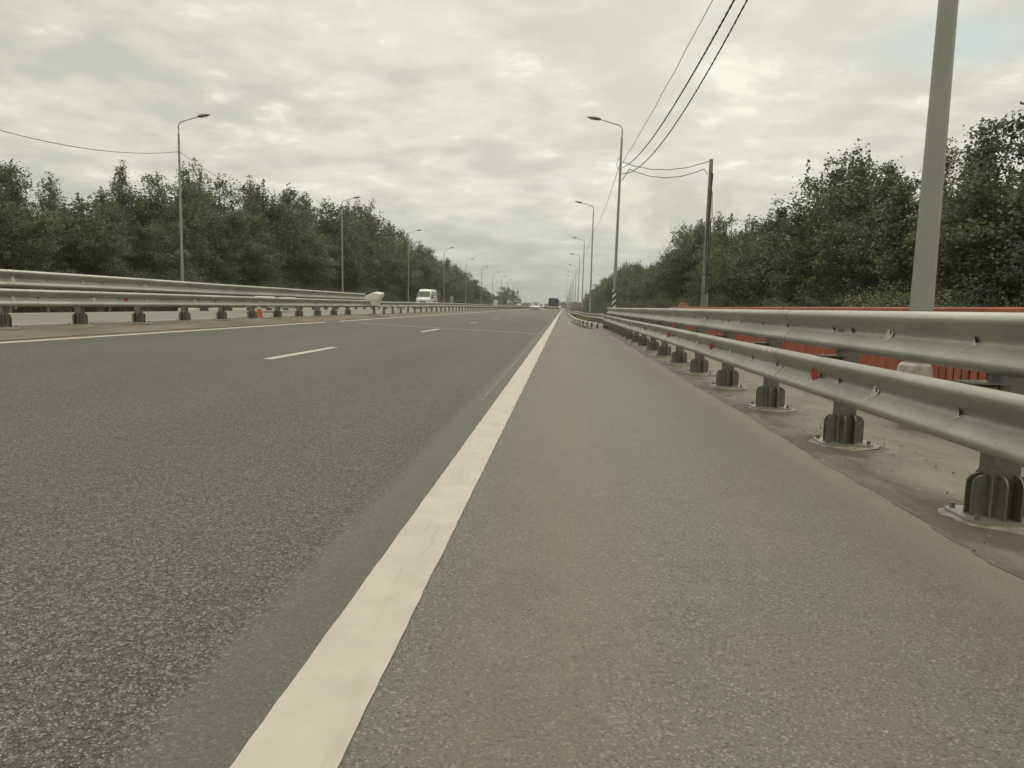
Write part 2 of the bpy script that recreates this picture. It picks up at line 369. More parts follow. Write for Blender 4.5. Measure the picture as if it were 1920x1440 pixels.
def mat_leaf(name, c0, c1, c2):
    m, nt, b = new_mat(name); k = NB(nt)
    oi = k.N.new('ShaderNodeObjectInfo').outputs['Random']; p = k.obj()
    n = k.noise(p, .9, 4, .6); n2 = k.noise(p, 9, 2, .6)
    c = k.mix(k.ss(n, .34, .66), tuple(v*2.15 for v in c0)+(1,), tuple(v*1.95 for v in c1)+(1,))
    c = k.mix(k.ss(n2, .5, .75, 0, .5), c, c2+(1,))
    hs = k.N.new('ShaderNodeHueSaturation'); nt.links.new(c, hs.inputs['Color'])
    nt.links.new(k.ss(oi, 0, 1, .475, .515, False), hs.inputs['Hue']); hs.inputs['Saturation'].default_value = .90
    nt.links.new(k.ss(k.math('FRACT', k.math('MULTIPLY', oi, 7.31)), 0, 1, .75, 1.25, False), hs.inputs['Value'])
    c = hs.outputs[0]
    N = nt.nodes; dif = N.new('ShaderNodeBsdfDiffuse'); tr = N.new('ShaderNodeBsdfTranslucent'); gl = N.new('ShaderNodeBsdfGlossy')
    ms = N.new('ShaderNodeMixShader'); ms.inputs[0].default_value = .38; m2 = N.new('ShaderNodeMixShader'); m2.inputs[0].default_value = .025
    nt.links.new(c, dif.inputs[0]); nt.links.new(c, tr.inputs[0]); gl.inputs['Roughness'].default_value = .45
    nt.links.new(dif.outputs[0], ms.inputs[1]); nt.links.new(tr.outputs[0], ms.inputs[2])
    nt.links.new(ms.outputs[0], m2.inputs[1]); nt.links.new(gl.outputs[0], m2.inputs[2])
    nt.links.new(m2.outputs[0], N['Material Output'].inputs[0]); N.remove(b)
    return m
def mat_stripe(name='zebra_wrap'):
    m, nt, b = new_mat(name); k = NB(nt); x, y, z = k.sep(k.obj())
    t = k.math('FRACT', k.math('DIVIDE', k.math('SUBTRACT', z, k.math('MULTIPLY', x, 1.05)), .36))
    c = k.mix(k.math('LESS_THAN', t, .42), (.62, .60, .52, 1), (.018, .018, .016, 1))
    c = k.mix(k.ss(k.noise(k.obj(), 9, 4, .6), .5, .8, 0, .35), c, (.2, .18, .14, 1))
    nt.links.new(c, b.inputs['Base Color']); b.inputs['Roughness'].default_value = .55
    return m
def mat_ground():
    m, nt, b = new_mat("rough_grass_ground"); k = NB(nt); p = k.pos()
    c = k.mix(k.ss(k.noise(p, .35, 6, .6), .35, .65), (.045, .055, .026, 1), (.085, .085, .045, 1))
    c = k.mix(k.ss(k.noise(p, 6, 5, .7), .45, .7, 0, .6), c, (.10, .085, .055, 1))
    nt.links.new(c, b.inputs['Base Color']); b.inputs['Roughness'].default_value = .95
    nt.links.new(k.bump(k.noise(p, 4, 6, .7), .8, .15), b.inputs['Normal'])
    return m
def mat_water():
    m, nt, b = new_mat("puddle_water"); k = NB(nt); p = k.pos()
    nt.links.new(k.mix(k.ss(k.noise(p, 3, 4, .6), .4, .6), (.05, .048, .04, 1), (.08, .077, .063, 1)), b.inputs['Base Color'])
    b.inputs['Roughness'].default_value = .03
    return m

M = dict(
    road=mat_road(), road2=mat_plain_asphalt(), walk=mat_walk(), dirt=mat_dirt(), paint=mat_paint(),
    faint=mat_paint('worn_paint', faint=True), zinc=mat_zinc(), zincd=mat_zinc('dull_steel', (.185, .185, .165)),
    pole=simple('pole_paint', (.30, .30, .265), .55, .1, .07, 3.0, .15, 40), ground=mat_ground(), water=mat_water(),
    conc=simple('weathered_concrete', (.22, .215, .185), .85, 0, .2, 4, .5, 50),
    mortar=simple('pale_mortar', (.29, .265, .21), .9, 0, .25, 12, .6, 60),
    collar=simple('chalky_white', (.43, .41, .35), .8, 0, .25, 9, .3, 40), white=simple('white_paint', (.62, .60, .51), .6, 0, .1, 5), wrap=simple('white_plastic_wrap', (.66, .64, .54), .45, 0, .1, 7, .6, 14),
    black=simple('black_paint', (.02, .02, .019), .6, 0, .3, 5), dark=simple('dark_hole', (.012, .012, .011), .8, 0, .1),
    drip=simple('zinc_drip', (.50, .50, .44), .5, .2, .12, 20), red=simple('rust_red_paint', (.37, .110, .056), .6, 0, .22, 5, .3, 50),
    refl=simple('red_reflector', (.33, .05, .03), .3, 0, .35, 30), orange=simple('orange_plastic', (.62, .135, .045), .5, 0, .15, 6),
    peach=simple('faded_orange', (.34, .155, .10), .7, 0, .15, 1.2), beige=simple('dusty_pink_paint', (.25, .19, .15), .8, 0, .15, 2),
    cable=simple('cable_rubber', (.045, .045, .04), .7, 0, .2), bark=simple('bark', (.085, .075, .06), .9, 0, .35, 5, .6, 20),
    birch=simple('birch_bark', (.36, .34, .29), .85, 0, .5, 3, .4, 20),
    carw=simple('white_car_paint', (.66, .66, .60), .25, 0, .03), van=simple('white_van_paint', (.72, .71, .63), .35, 0, .04),
    silver=simple('silver_car_paint', (.40, .40, .37), .3, .3, .04), cdark=simple('dark_car_paint', (.045, .048, .055), .3, 0, .05),
    bus=simple('bus_purple_grey', (.070, .064, .098), .35, 0, .15, 2), bglass=simple('bus_rear_glass', (.048, .048, .070), .15, 0, .2, 1.5),
    glass=simple('tinted_glass', (.09, .10, .09), .10, 0, .15, 1.5), tyre=simple('tyre_rubber', (.022, .022, .021), .8, 0, .2),
    rim=simple('alloy_rim', (.32, .32, .30), .35, .6, .1), trim=simple('black_trim', (.028, .028, .027), .55, 0, .1),
    tail=simple('tail_lamp_red', (.28, .02, .015), .3, 0, .1), lens=simple('lamp_lens', (.62, .62, .57), .2, 0, .05),
    head=simple('lit_headlamp', (.9, .9, .8), .3, 0, .02, emit=(1, .97, .85, 2.2)),
    tgrey=simple('truck_grey', (.19, .185, .16), .6, 0, .1, 2), signback=simple('sign_back_grey', (.15, .155, .14), .6, .2, .08),
    zebra=mat_stripe(), seal2=simple('pale_seam', (.145, .14, .12), .8, 0, .15, 9), seal=simple('joint_seal', (.40, .385, .33), .8, 0, .2, 5),
    leafA=mat_leaf('leaf_green', (.040, .050, .022), (.078, .088, .036), (.13, .14, .062)),
    leafB=mat_leaf('leaf_birch', (.055, .060, .028), (.095, .098, .045), (.13, .125, .062)),
    leafC=mat_leaf('leaf_dark', (.030, .038, .020), (.060, .068, .033), (.080, .082, .042)),
    leafG=mat_leaf('leaf_glossy', (.050, .066, .032), (.085, .102, .048), (.13, .14, .075)),
    grass=mat_leaf('grass_blade', (.070, .075, .032), (.11, .105, .050), (.16, .14, .08)),
)

# ------------------------------------------------------------------ ground, road, markings
def zr(x): return -.03*x
def sheet(name, xs, ys, zf, mat, parent=None, edge=None):
    """grid sheet: xs columns, ys rows; zf(x,y); edge(y, i)->x offset"""
    vs = []; fs = []
    for y in ys:
        for i, x in enumerate(xs):
            xx = x + (edge(y, i) if edge else 0); vs.append((xx, y, zf(xx, y)))
    n = len(xs)
    for j in range(len(ys)-1):
        for i in range(n-1): a = j*n+i; fs.append((a, a+1, a+1+n, a+n))
    mb = MB(); mb.add(vs, fs, mat); o = mb.build(name, parent); return o
def frange(a, b, s):
    r = []; x = a
    while x < b-1e-6: r.append(x); x += s
    r.append(b); return r
TX = [-2500, -600, -120, -45, -30, -25.2, -21.6, -20.9, 3.65, 3.75, 8, 20, 60, 300, 2500]
TZ = [-2, -1.5, -1.3, -1.1, -1.0, -.7, .16, -.35, -.42, -1.9, -2.1, -1.8, -1.6, -1.5, -2]
def terrain():
    ys = frange(-60, 120, 6)+[160, 220, 300, 420, 600, 900, 1400, 2500]
    vs, fs = [], []
    for y in ys:
        for x, z in zip(TX, TZ):
            if y > 34 and x in (3.75,): z = -.55
            if y > 34 and x == 8: z = -1.3
            w = .25*math.sin(y*.11+x*.07)+.15*math.sin(y*.31+x*.21) if abs(x+9) > 16 else 0
            vs.append((x, y, z+w))
    n = len(TX)
    for j in range(len(ys)-1):
        for i in range(n-1): a = j*n+i; fs.append((a, a+1, a+1+n, a+n))
    m = MB(); m.add(vs, fs, M['ground']); tag(m.build('ground'), kind='structure')
terrain()
YS = frange(-12, 60, 2)+[70, 85, 100, 130, 160, 200, 260, 340, 450, 600, 900, 1500]
o = sheet('road', [-8.75, -6, -4, -2, -.5, .5, 2.05], YS, lambda x, y: zr(x), M['road']); tag(o, kind='structure')
def med_z(x, y):
    b = zr(x)+.004; u = (x+9.9)/1.25
    mound = .098*max(0, 1-abs(u)**3) if abs(u) < 1 else 0
    base = .262 + (.07 if x < -9 else .07*max(0, (-8.6-x)/.4) if x < -8.6 else 0)*0
    base = .262+ .033*min(1, max(0, (-8.6-x)/.9))
    n = .010*math.sin(y*1.7+x*3)+.008*math.sin(y*.63+1.3*x)
    return base + mound*.9 + (n if -11.0 < x < -8.7 else 0)
def med_e(y, i): return (.05*math.sin(y*1.9)+.04*math.sin(y*.7+1)) if i == 0 else 0
o = sheet('median_strip', [-8.52, -8.62, -8.72, -8.9, -9.15, -9.4, -9.65, -9.9, -10.15, -10.4, -10.7, -11.0, -11.08][::-1], frange(-12, 60, .5)+YS[YS.index(70):], med_z, M['dirt'],
          edge=lambda y, i: med_e(y, 0) if i == 12 else 0); tag(o, kind='structure')
def opp_z(x): return .335 - (-11.0-x)*.0055
o = sheet('opposite_road', [-20.2, -17, -14, -10.98], YS, lambda x, y: opp_z(x), M['road2']); tag(o, kind='structure')
# walkway beside the right guardrail (bridge part)
rw = random.Random(3)
wob = [rw.uniform(-1, 1) for _ in range(400)]
def wedge(y, i):
    if i > 0: return 0
    t = (y+12)*5; a = int(t); f = t-a; q = .009*wob[int((y+12)*20+.5) % 397]
    return .016*(wob[a % 400]*(1-f)+wob[(a+1) % 400]*f) + .010*math.sin(y*1.1)+.006*math.sin(y*3.7)+q
ysw = frange(-8, 35.5, .05)
o = sheet('walkway', [1.80, 1.815, 1.87, 2.3, 3.0, 3.64], ysw, lambda x, y: zr(x)+(.002 if x < 1.835+wedge(y, 0) else .008), M['walk'], edge=lambda y, i: wedge(y, 0) if i < 3 else 0)
tag(o, kind='structure')
m = MB(); m.prism([(3.64, -.60), (3.78, -.60), (3.78, -.075), (3.64, -.075)], 'y', -8, 35.5, M['conc']); tag(m.build('deck_edge'), kind='structure')
# verge behind the kerb once the bridge ends
KP = [(2.12, 35.8), (2.07, 38), (1.62, 42.3), (1.22, 47), (.93, 52.5), (.79, 57), (.70, 66), (.66, 85), (.62, 145), (.60, 260), (.6, 600)]
def kx(y):
    for a, b in zip(KP, KP[1:]):
        if a[1] <= y <= b[1]: t = (y-a[1])/(b[1]-a[1]); return a[0]*(1-t)+b[0]*t
    return KP[0][0] if y < KP[0][1] else KP[-1][0]
ysv = frange(35.5, 70, 1.5)+[85, 110, 145, 200, 260, 400, 600]
vs, fs = [], []
for y in ysv:
    k0 = kx(y)
    for t, z in ((k0+.10, .10), (k0+.9, .13), (max(k0+1.6, 2.6), .02), (3.9, -.25), (6.0, -.9), (9.5, -1.25)): vs.append((t, y, z-.02+.02*math.sin(y+t*2)))
for j in range(len(ysv)-1):
    for i in range(5): a = j*6+i; fs.append((a, a+1, a+7, a+6))
m = MB(); m.add(vs, fs, M['ground']); tag(m.build('grass_verge'), kind='structure')
# kerbs painted black and white
def kerb(name, path, h, w, lw, lb, zf, label):
    m = MB(); L_ = []; tot = 0
    seg = [(Vector((a[0], a[1], 0)), Vector((b[0], b[1], 0))) for a, b in zip(path, path[1:])]
    def at(s):
        for a, b in seg:
            l = (b-a).length
            if s <= l: return a+(b-a)*(s/l), (b-a).normalized()
            s -= l
        return None, None
    s = 0; wh = True
    while True:
        l = lw if wh else lb; p, d = at(s+.01); q, d2 = at(s+l-.02)
        if q is None: break
        nrm = Vector((d.y, -d.x, 0)); zz = zf(p.x)
        c = [p, q, q+nrm*w, p+nrm*w]; b0 = zz-.1; t0 = zz+h
        vs = [(v.x, v.y, b0) for v in c]+[(v.x, v.y, t0-.02) for v in c]
        ins = [p+nrm*.02, q+nrm*.02, q+nrm*(w-.01), p+nrm*(w-.01)]; vs += [(v.x, v.y, t0) for v in ins]
        m.add(vs, [(0, 1, 5, 4), (1, 2, 6, 5), (2, 3, 7, 6), (3, 0, 4, 7), (4, 5, 9, 8), (5, 6, 10, 9), (6, 7, 11, 10), (7, 4, 8, 11), (8, 9, 10, 11)], M['white'] if wh else M['black'])
        s += l; wh = not wh
    o = m.build(name); tag(o, kind='structure'); return o
kerb('kerb_right', KP[1:9], .16, .16, 1.45, .75, zr, '')
kerb('kerb_left', [(-20.1, 150), (-20.1, 36.5)], .16, .18, 2.0, 1.0, opp_z, '')
# markings
def strip(name, xa, xb, y0, y1, mat, step=1.0, jag=.004, zf=zr, lift=.004, dy=0.0):
    ys = frange(y0, y1, step); r = random.Random(int(abs(xa*100))+int(y0*10)); vs = []
    off = [(r.uniform(-jag, jag)*.5, r.uniform(-jag, jag)*.5) for _ in ys]
    for y, (a, b_) in zip(ys, off): vs += [(xa+a, y, zf(xa)+lift), (xb+b_, y+dy, zf(xb)+lift)]
    fs = [(2*i, 2*i+1, 2*i+3, 2*i+2) for i in range(len(ys)-1)]
    m_ = MB(); m_.add(vs, fs, mat); return tag(m_.build(name), kind='structure')
def jointY(x): return 24.45-.12*x
jy = jointY(-.53)
strip('edge_line', -.64, -.43, -3, 12, M['paint'], .07, .004, dy=.02); strip('edge_line', -.64, -.43, 12, jy-.10, M['paint'], .3, .004, dy=.02)
strip('edge_line', -.64, -.43, jy+.10, 700, M['paint'], 4, .006)
jl = jointY(-8.2)
strip('edge_line', -8.30, -8.10, -5, jl-.9, M['paint'], .5, .006); strip('edge_line', -8.30, -8.10, jl+.7, 700, M['paint'], 4, .006)
for i in range(-1, 12):
    y0 = 9.95+11.17*i; strip('lane_dash', -4.23, -4.09, y0, y0+3.05, M['paint'] if i < 2 else M['faint'], .3, .004)
strip('edge_line', -11.35, -11.17, -5, 600, M['paint'], 6, .004, zf=opp_z); strip('edge_line', -18.75, -18.57, -5, 600, M['paint'], 6, .004, zf=opp_z)
for i in range(0, 14): strip('lane_dash', -15.0, -14.85, 10+9*i, 13+9*i, M['faint'], 1, .003, zf=opp_z)
# a bead of old worn line paint and a pale seam left of the edge line
strip('seam_trace', -.785, -.755, 7.0, 22, M['seal2'], .25, .010, lift=.003)
# expansion joint
def joint():
    m_ = MB(); xs = frange(-8.6, 1.78, .5)
    for d0, d1, mat, l in ((-.10, -.012, M['seal'], .0065), (-.012, .012, M['black'], .0055), (.012, .10, M['seal'], .0065)):
        vs = []
        for x in xs: y = jointY(x)+.01*math.sin(x*5); vs += [(x, y+d0, zr(x)+l), (x, y+d1, zr(x)+l)]
        m_.add(vs, [(2*i, 2*i+2, 2*i+3, 2*i+1) for i in range(len(xs)-1)], mat)
    tag(m_.build('expansion_joint'), kind='structure')
joint()
# puddle at the kerb
def puddle():
    r = random.Random(5); pts = []
    left = [(.30, 45.5), (.40, 42.0), (.62, 38.6), (.9, 36.0), (1.2, 34.4)]; right = [(1.72, 35.6), (2.09, 37.0), (2.10, 38), (1.66, 42.3), (1.26, 47), (.97, 52.5), (.80, 56), (.6, 52), (.42, 48)]
    pts = left+right; m_ = MB(); m_.add([(x+.0*r.uniform(-1, 1), y, zr(1.1)+.0*x+.0075+zr(x)-zr(1.1)+.0) for x, y in pts], [tuple(range(len(pts)))], M['water'])
    tag(m_.build('puddle_water'), kind='structure')
puddle()
# low mortar pads, gravel and leaf scraps along the rail foot
# ------------------------------------------------------------------ guardrails
PROF = [(0, .040), (.008, .056), (.018, .070), (.030, .080), (.044, .084), (.058, .081), (.072, .071), (.086, .058), (.105, .040), (.124, .022), (.141, .008), (.155, .003),
        (.169, .008), (.186, .022), (.205, .040), (.224, .058), (.238, .071), (.252, .081), (.266, .084), (.280, .080), (.292, .070), (.302, .056), (.310, .040)]
def beam(name, parent, sgn, xback, y0, y1, zb, xoff=None, seg=4.0, phase=0.0, hscale=.98, wave=.004, holes=True, endcap=False):
    """W-beam; sgn -1: front faces -X. xback = X of the back plane."""
    m_ = MB(); r = random.Random(int(y0*10)+int(zb*100)); n = len(PROF); th = .004
    y = y0; first = True; ks = 0
    cuts = []; c = phase
    while c < y1: 
        if c > y0+.3: cuts.append(c)
        c += seg
    cuts = [y0]+cuts+[y1]
    dz1 = 0.0
    for s0, s1 in zip(cuts, cuts[1:]):
        st = max(2, int((s1-s0)/.5)); secs = []
        dz0, dz1 = dz1, r.uniform(-wave, wave); dx0 = r.uniform(-wave, wave)
        for i in range(st+1):
            t = i/st; yy = s0+(s1-s0)*t + (.05 if i == st and s1 < y1-.01 else 0)
            lift = .005*(1-t); xo = xoff(yy) if xoff else (0, 0)
            sag = dz0*(1-t)+dz1*t
            for side in (0, 1):
                for (z, o_) in PROF:
                    oo = o_+lift-(th if side else 0)
                    secs.append((xback+xo[0]+sgn*(oo+dx0*math.sin(PI*t)), yy, zb+xo[1]+z*hscale+sag))
        fs = []; w = 2*n
        for i in range(st):
            for k in range(n-1):
                a = i*w+k; fs.append((a, a+1, a+1+w, a+w) if sgn < 0 else (a, a+w, a+1+w, a+1))
                a = i*w+n+k; fs.append((a, a+w, a+1+w, a+1) if sgn < 0 else (a, a+1, a+1+w, a+w))
            for k in (0, n-1):
                a = i*w+k; b_ = i*w+n+k; fs.append((a, a+w, b_+w, b_))
        for i in (0, st):
            for k in range(n-1): a = i*w+k; fs.append((a, a+1, a+1+n, a+n))
        m_.add(secs, fs, M['zinc'])
        # bolts and slots at the splice
        if holes and s0 < 45:
            def prof_o(z):
                z /= hscale
                for (a, oa), (b_, ob) in zip(PROF, PROF[1:]):
                    if a <= z <= b_: return oa+(ob-oa)*(z-a)/(b_-a)
                return .02
            def patch(yc, zc, pts, mat, off=.0022):
                vs = []
                xo = xoff(yc) if xoff else (0, 0)
                for py_, pz in pts:
                    z_ = zc+pz; yy_ = yc+py_; t_ = (yy_-s0)/(s1-s0)
                    vs.append((xback+xo[0]+sgn*(prof_o(z_)+.005*(1-t_)+dx0*math.sin(PI*t_)+off), yy_, zb+xo[1]+z_+dz0*(1-t_)+dz1*t_))
                m_.add(vs, [tuple(range(len(pts))) if sgn < 0 else tuple(range(len(pts)))], mat)
            def disc(yc, zc, ry, rz_, mat, off=.0035, n_=10): patch(yc, zc, [(ry*math.cos(2*PI*q/n_), rz_*math.sin(2*PI*q/n_)) for q in range(n_)], mat, off)
            def slot(yc, zc, mat=M['dark']):
                patch(yc, zc, [(-.030, -.014), (-.026, -.018), (.028, .010), (.030, .016), (.024, .016), (-.032, -.009)], mat, .004)
            def drip(yc, zc, big=1.0):
                big *= 1.45; patch(yc, zc, [(.022*big, .012*big), (.010*big, .024*big), (-.012*big, .022*big), (-.024*big, .004*big), (-.022*big, -.022*big), (-.006*big, -.034*big), (.020*big, -.038*big), (.085*big, -.074*big), (.034*big, -.030*big)], M['drip'], .0026)
            yj = s0+.10
            for yy_ in (yj, yj+.17):
                if yy_ > s1-.2: continue
                slot(yy_, .275); slot(yy_, .040)
                slot(yy_, .205, M['dark'] if r.random() < .5 else M['drip'])
            bolts = [(s0+.15, 1.0), (s0+1.02, .55), (s0+2.0, .9), (s0+3.0, .6), (s0+2.62, .0)]
            for yy_, bg_ in bolts:
                if yy_ > s1-.1 or yy_ > 30: continue
                if bg_ and r.random() < .85: drip(yy_, .152, bg_)
                disc(yy_, .154, .018, .020, M['dark'], .0065)
    return m_.build(name, parent, smooth=True, angle=math.radians(50))

def gusset_poly(w, h, r_=.055):
    pts = [(0, 0), (w, 0), (w, h-r_)]
    for k in range(1, 7): a = PI/2*k/6; pts.append((w-r_+r_*math.cos(a), h-r_+r_*math.sin(a)))
    pts.append((0, h)); return pts
def bridge_post(parent, h, block_side, lowtop, seed=0):
    m_ = MB()
    m_.bbox((0, 0, h/2), (.135, .13, h), .008, M['zincd'])
    for sx in (-1, 1):
        p = [(sx*(.0675+a), b_+.02) for a, b_ in gusset_poly(.072, .205)]; m_.prism(p, 'y', -.032, -.022, M['zincd'])
        p = [(sx*(.0675+a), b_+.02) for a, b_ in gusset_poly(.072, .205)]; m_.prism(p, 'y', .022, .032, M['zincd'])
    for sy in (-1, 1):
        for xx in (-.040, .034):
            p = [(sy*(.065+a), b_+.02) for a, b_ in gusset_poly(.075, .215)]; m_.prism(p, 'x', xx, xx+.009, M['zincd'])
    # spacer to the lower beam
    m_.bbox((block_side*.125, 0, lowtop-.125), (.115, .12, .23), .01, M['zincd'])
    m_.box((block_side*.12, .0, lowtop-.004), (.19, .20, .006), M['zincd'])
    post = m_.build('post', parent)
    b_ = MB(); c = .05
    ring = lambda e, z: [(x, y, z) for x, y in ((-.19+c-e, -.16-e), (.19-c+e, -.16-e), (.19+e, -.16+c-e), (.19+e, .16-c+e), (.19-c+e, .16+e), (-.19+c-e, .16+e), (-.19-e, .16-c+e), (-.19-e, -.16+c-e))]
    r = ring(0, .004)+ring(0, .020)
    b_.add(r, [tuple(range(8, 16))]+[(i, (i+1) % 8, 8+(i+1) % 8, 8+i) for i in range(8)], M['zinc'])
    for sx in (-1, 1):
        for sy in (-1, 1): b_.tube([(sx*.15, sy*.115, .018), (sx*.15, sy*.115, .045)], .015, M['zincd'], 6)
    bp = b_.build('base_plate', post)
    rr = random.Random(seed); q = MB(); n = 16
    def rg(s_, z, j): return [(.21*s_*math.cos(2*PI*i/n)*(1+.0)*1.15+rr.uniform(-j, j), .185*s_*math.sin(2*PI*i/n)*1.1+rr.uniform(-j, j), z) for i in range(n)]
    rs = rg(1.12, -.008, .03)+rg(.98, .0045, .012)
    q.add(rs, [tuple(range(n, 2*n))]+[(i, (i+1) % n, n+(i+1) % n, n+i) for i in range(n)], M['mortar'])
    q.build('mortar_pad', post)
    return post
def c_post(parent, h):
    m_ = MB(); m_.prism([(-.055, -.05), (.055, -.05), (.055, -.044), (-.049, -.044), (-.049, .044), (.055, .044), (.055, .05), (-.055, .05)], 'z', -.3, h, M['zincd'])
    return m_.build('post', parent)
def reflector(parent, sgn, x, y, z, mat):
    m_ = MB(); pts = [(-.055, -.062), (-.055, .062)]+[(.052*math.cos(a)-.0, .060*math.sin(a)) for a in (1.2, .6, 0, -.6, -1.2)]
    d = .042
    vs = [(x+sgn*0.001, y+a, z+b_) for a, b_ in pts]+[(x+sgn*(.004+d*(.5+a/.11)), y+a, z+b_) for a, b_ in pts]; n = len(pts)
    m_.add(vs, [tuple(range(n, 2*n))]+[(i, (i+1) % n, n+(i+1) % n, n+i) for i in range(n)], mat)
    # zinc backing lip
    vs = [(x+sgn*.002, y+a*1.35+.004, z+b_*1.15) for a, b_ in pts]
    m_.add(vs, [tuple(range(n))], M['drip'])
    return m_.build('reflector', parent)

# right two-tier rail
GR = empty('guardrail', (0, 0, 0), label='two-tier galvanised steel crash barrier beside the shoulder in the right foreground', cat='guardrail')
def lowoff(y):
    if y < 34: return (0, 0)
    t = (y-34)
    flare = .10*math.exp(-((t-12)/10)**2)
    return (flare, -.02*min(1, t/8))
beam('lower_beam', GR, -1, 2.015, -1.5, 36.0, .322, lowoff, phase=-1.28, holes=True)
beam('upper_beam', GR, -1, 2.125, -1.5, 34.6, .676, None, phase=-1.16, hscale=.96, holes=True)
p0 = bridge_post(GR, .96, -1, .64-.02+.066); p0.location = (2.19, 3.70, -.0657+.016)
for i in range(-3, 16):
    if i == 0: continue
    c = copy_tree(p0, GR); c.location = (2.19, 3.70+2*i, -.0657+.016); c.rotation_euler = (rnd.uniform(-.008, .008), rnd.uniform(-.008, .008), rnd.uniform(-.03, .03))
for i in range(0, 8):
    reflector(GR, -1, 2.015-.006, 5.80+4*i, .322+.158, M['refl'])
# continuation of the lower rail beyond the bridge
GR2 = empty('guardrail', (0, 36, 0), label='single-beam guardrail running on beside the black and white kerb, right side', cat='guardrail')
def off2(y):
    t = y-36
    x = .10*math.exp(-((y-46)/10)**2)
    pull = -1.15*min(1, max(0, (y-46)/30.0))
    return (x+pull, -.05*min(1, t/10.)+ .03*math.sin(y*.21))
b2 = beam('beam', GR2, -1, 2.015, 36.05, 230, .322, lambda y: off2(y), phase=36.05, holes=False, wave=.01); b2.matrix_parent_inverse = Matrix.Translation((0, -36, 0))
cp = c_post(GR2, .70); cp.matrix_parent_inverse = Matrix.Translation((0, -36, 0)); cp.location = (2.10, 37.5, -.02)
for i in range(1, 90):
    y = 37.5+2*i; c = cp.copy(); COL.objects.link(c); c.parent = GR2; c.matrix_parent_inverse = cp.matrix_parent_inverse.copy(); c.location = (2.10+off2(y)[0], y, -.02)
# left median rail
GL = empty('guardrail', (-9.5, 12, .38), label='two-tier steel median barrier with finned posts at the left of the lanes', cat='guardrail')
inv = Matrix.Translation((9.5, -12, -.38))
a = beam('lower_beam', GL, 1, -9.395, 2.0, 36.2, .752, phase=1.79, holes=True, wave=.005); a.matrix_parent_inverse = inv
a = beam('upper_beam', GL, 1, -9.505, 2.0, 34.2, 1.075, phase=3.79, hscale=.97, holes=True, wave=.005); a.matrix_parent_inverse = inv
pl = bridge_post(GL, .96, 1, .66); pl.matrix_parent_inverse = inv; pl.location = (-9.57, 11.79, .383)
for i in range(-5, 11):
    if i == 0: continue
    c = copy_tree(pl, GL); c.location = (-9.57, 11.79+2*i, .383); c.rotation_euler = (rnd.uniform(-.01, .01), rnd.uniform(-.01, .01), rnd.uniform(-.04, .04))
for i in range(-1, 5):
    a = reflector(GL, 1, -9.395+.006, 15.0+4*i, .752+.16, M['refl'] if i in (-1, 0) else M['signback']); a.matrix_parent_inverse = inv
GL2 = empty('guardrail', (-9.5, 36, .38), label='long single-beam median guardrail receding past the white wrapped lump', cat='guardrail')
inv2 = Matrix.Translation((9.5, -36, -.38))
a = beam('beam', GL2, 1, -9.40, 36.25, 330, .745, lambda y: (0, .02*math.sin(y*.13)), phase=36.25, holes=False, wave=.008); a.matrix_parent_inverse = inv2
cp2 = c_post(GL2, .66); cp2.matrix_parent_inverse = inv2; cp2.location = (-9.47, 35.9, .37)
for i in range(1, 99):
    c = cp2.copy(); COL.objects.link(c); c.parent = GL2; c.matrix_parent_inverse = inv2; c.location = (-9.47, 35.9+2*i, .37)
# far rail at the outer side of the opposite road
GF = empty('guardrail', (-21, 24, .2), label='low guardrail across the opposite carriageway, below the left median barrier', cat='guardrail')
inv3 = Matrix.Translation((21, -24, -.2))
a = beam('beam', GF, 1, -20.6, 10, 33, .50, holes=False, wave=.01); a.matrix_parent_inverse = inv3
cf = c_post(GF, .78); cf.matrix_parent_inverse = inv3; cf.location = (-20.72, 12, .05)
for i in range(1, 11): c = cf.copy(); COL.objects.link(c); c.parent = GF; c.matrix_parent_inverse = inv3; c.location = (-20.72, 12+2*i, .05)

# ------------------------------------------------------------------ red railing at the deck edge
RL = empty('railing', (3.54, 12, -.09), label='rust-red bar railing along the deck edge behind the right crash barrier', cat='railing')
invr = Matrix.Translation((-3.54, -12, .09))
def rail_part(mb, name): o_ = mb.build(name, RL); o_.matrix_parent_inverse = invr; return o_
m_ = MB(); m_.bbox((3.54, 11.7, 1.0), (.075, 25.4, .065), .012, M['red']); rail_part(m_, 'top_rail')
m_ = MB(); m_.bbox((3.54, 11.7, .055), (.05, 25.4, .05), .008, M['red']); rail_part(m_, 'bottom_rail')
pan = MB()
for k in range(15): pan.bbox((0, .13*k+.13, .50), (.046, .030, .86), .006, M['red'])
pan0 = rail_part(pan, 'bar_panel'); pan0.location = (3.54, -.94, .02)
pp = MB(); pp.bbox((0, 0, .52), (.085, .085, 1.04), .01, M['red']); pp0 = rail_part(pp, 'post'); pp0.location = (3.54, -.94, -.06)
for i in range(1, 12):
    for s_, zz in ((pan0, .02), (pp0, -.06)): c = s_.copy(); COL.objects.link(c); c.parent = RL; c.matrix_parent_inverse = invr; c.location = (3.54, -.94+2.08*i, zz)
m_ = MB(); 
pts = [(-.16, 0), (-.15, .04), (-.09, .10), (-.04, .125), (.04, .125), (.09, .10), (.15, .04), (.16, 0)]
m_.prism([(a, b_) for a, b_ in pts], 'y', -.05, .05, M['peach']); o = m_.build('cap'); o.location = (3.54, 21.8, 1.035)
tag(o, 'small orange dome-shaped cap sitting on the red railing left of the concrete pole', 'cap')
RG = MB(); RG.bbox((3.42, 29.9, .93), (.06, 10.8, .05), .01, M['zincd'])
for i in range(6): RG.bbox((3.42, 24.8+2.05*i, .43), (.06, .06, 1.0), .008, M['zincd'])
tag(RG.build('handrail'), 'plain grey handrail carrying on from the red railing towards the second lamp', 'handrail')

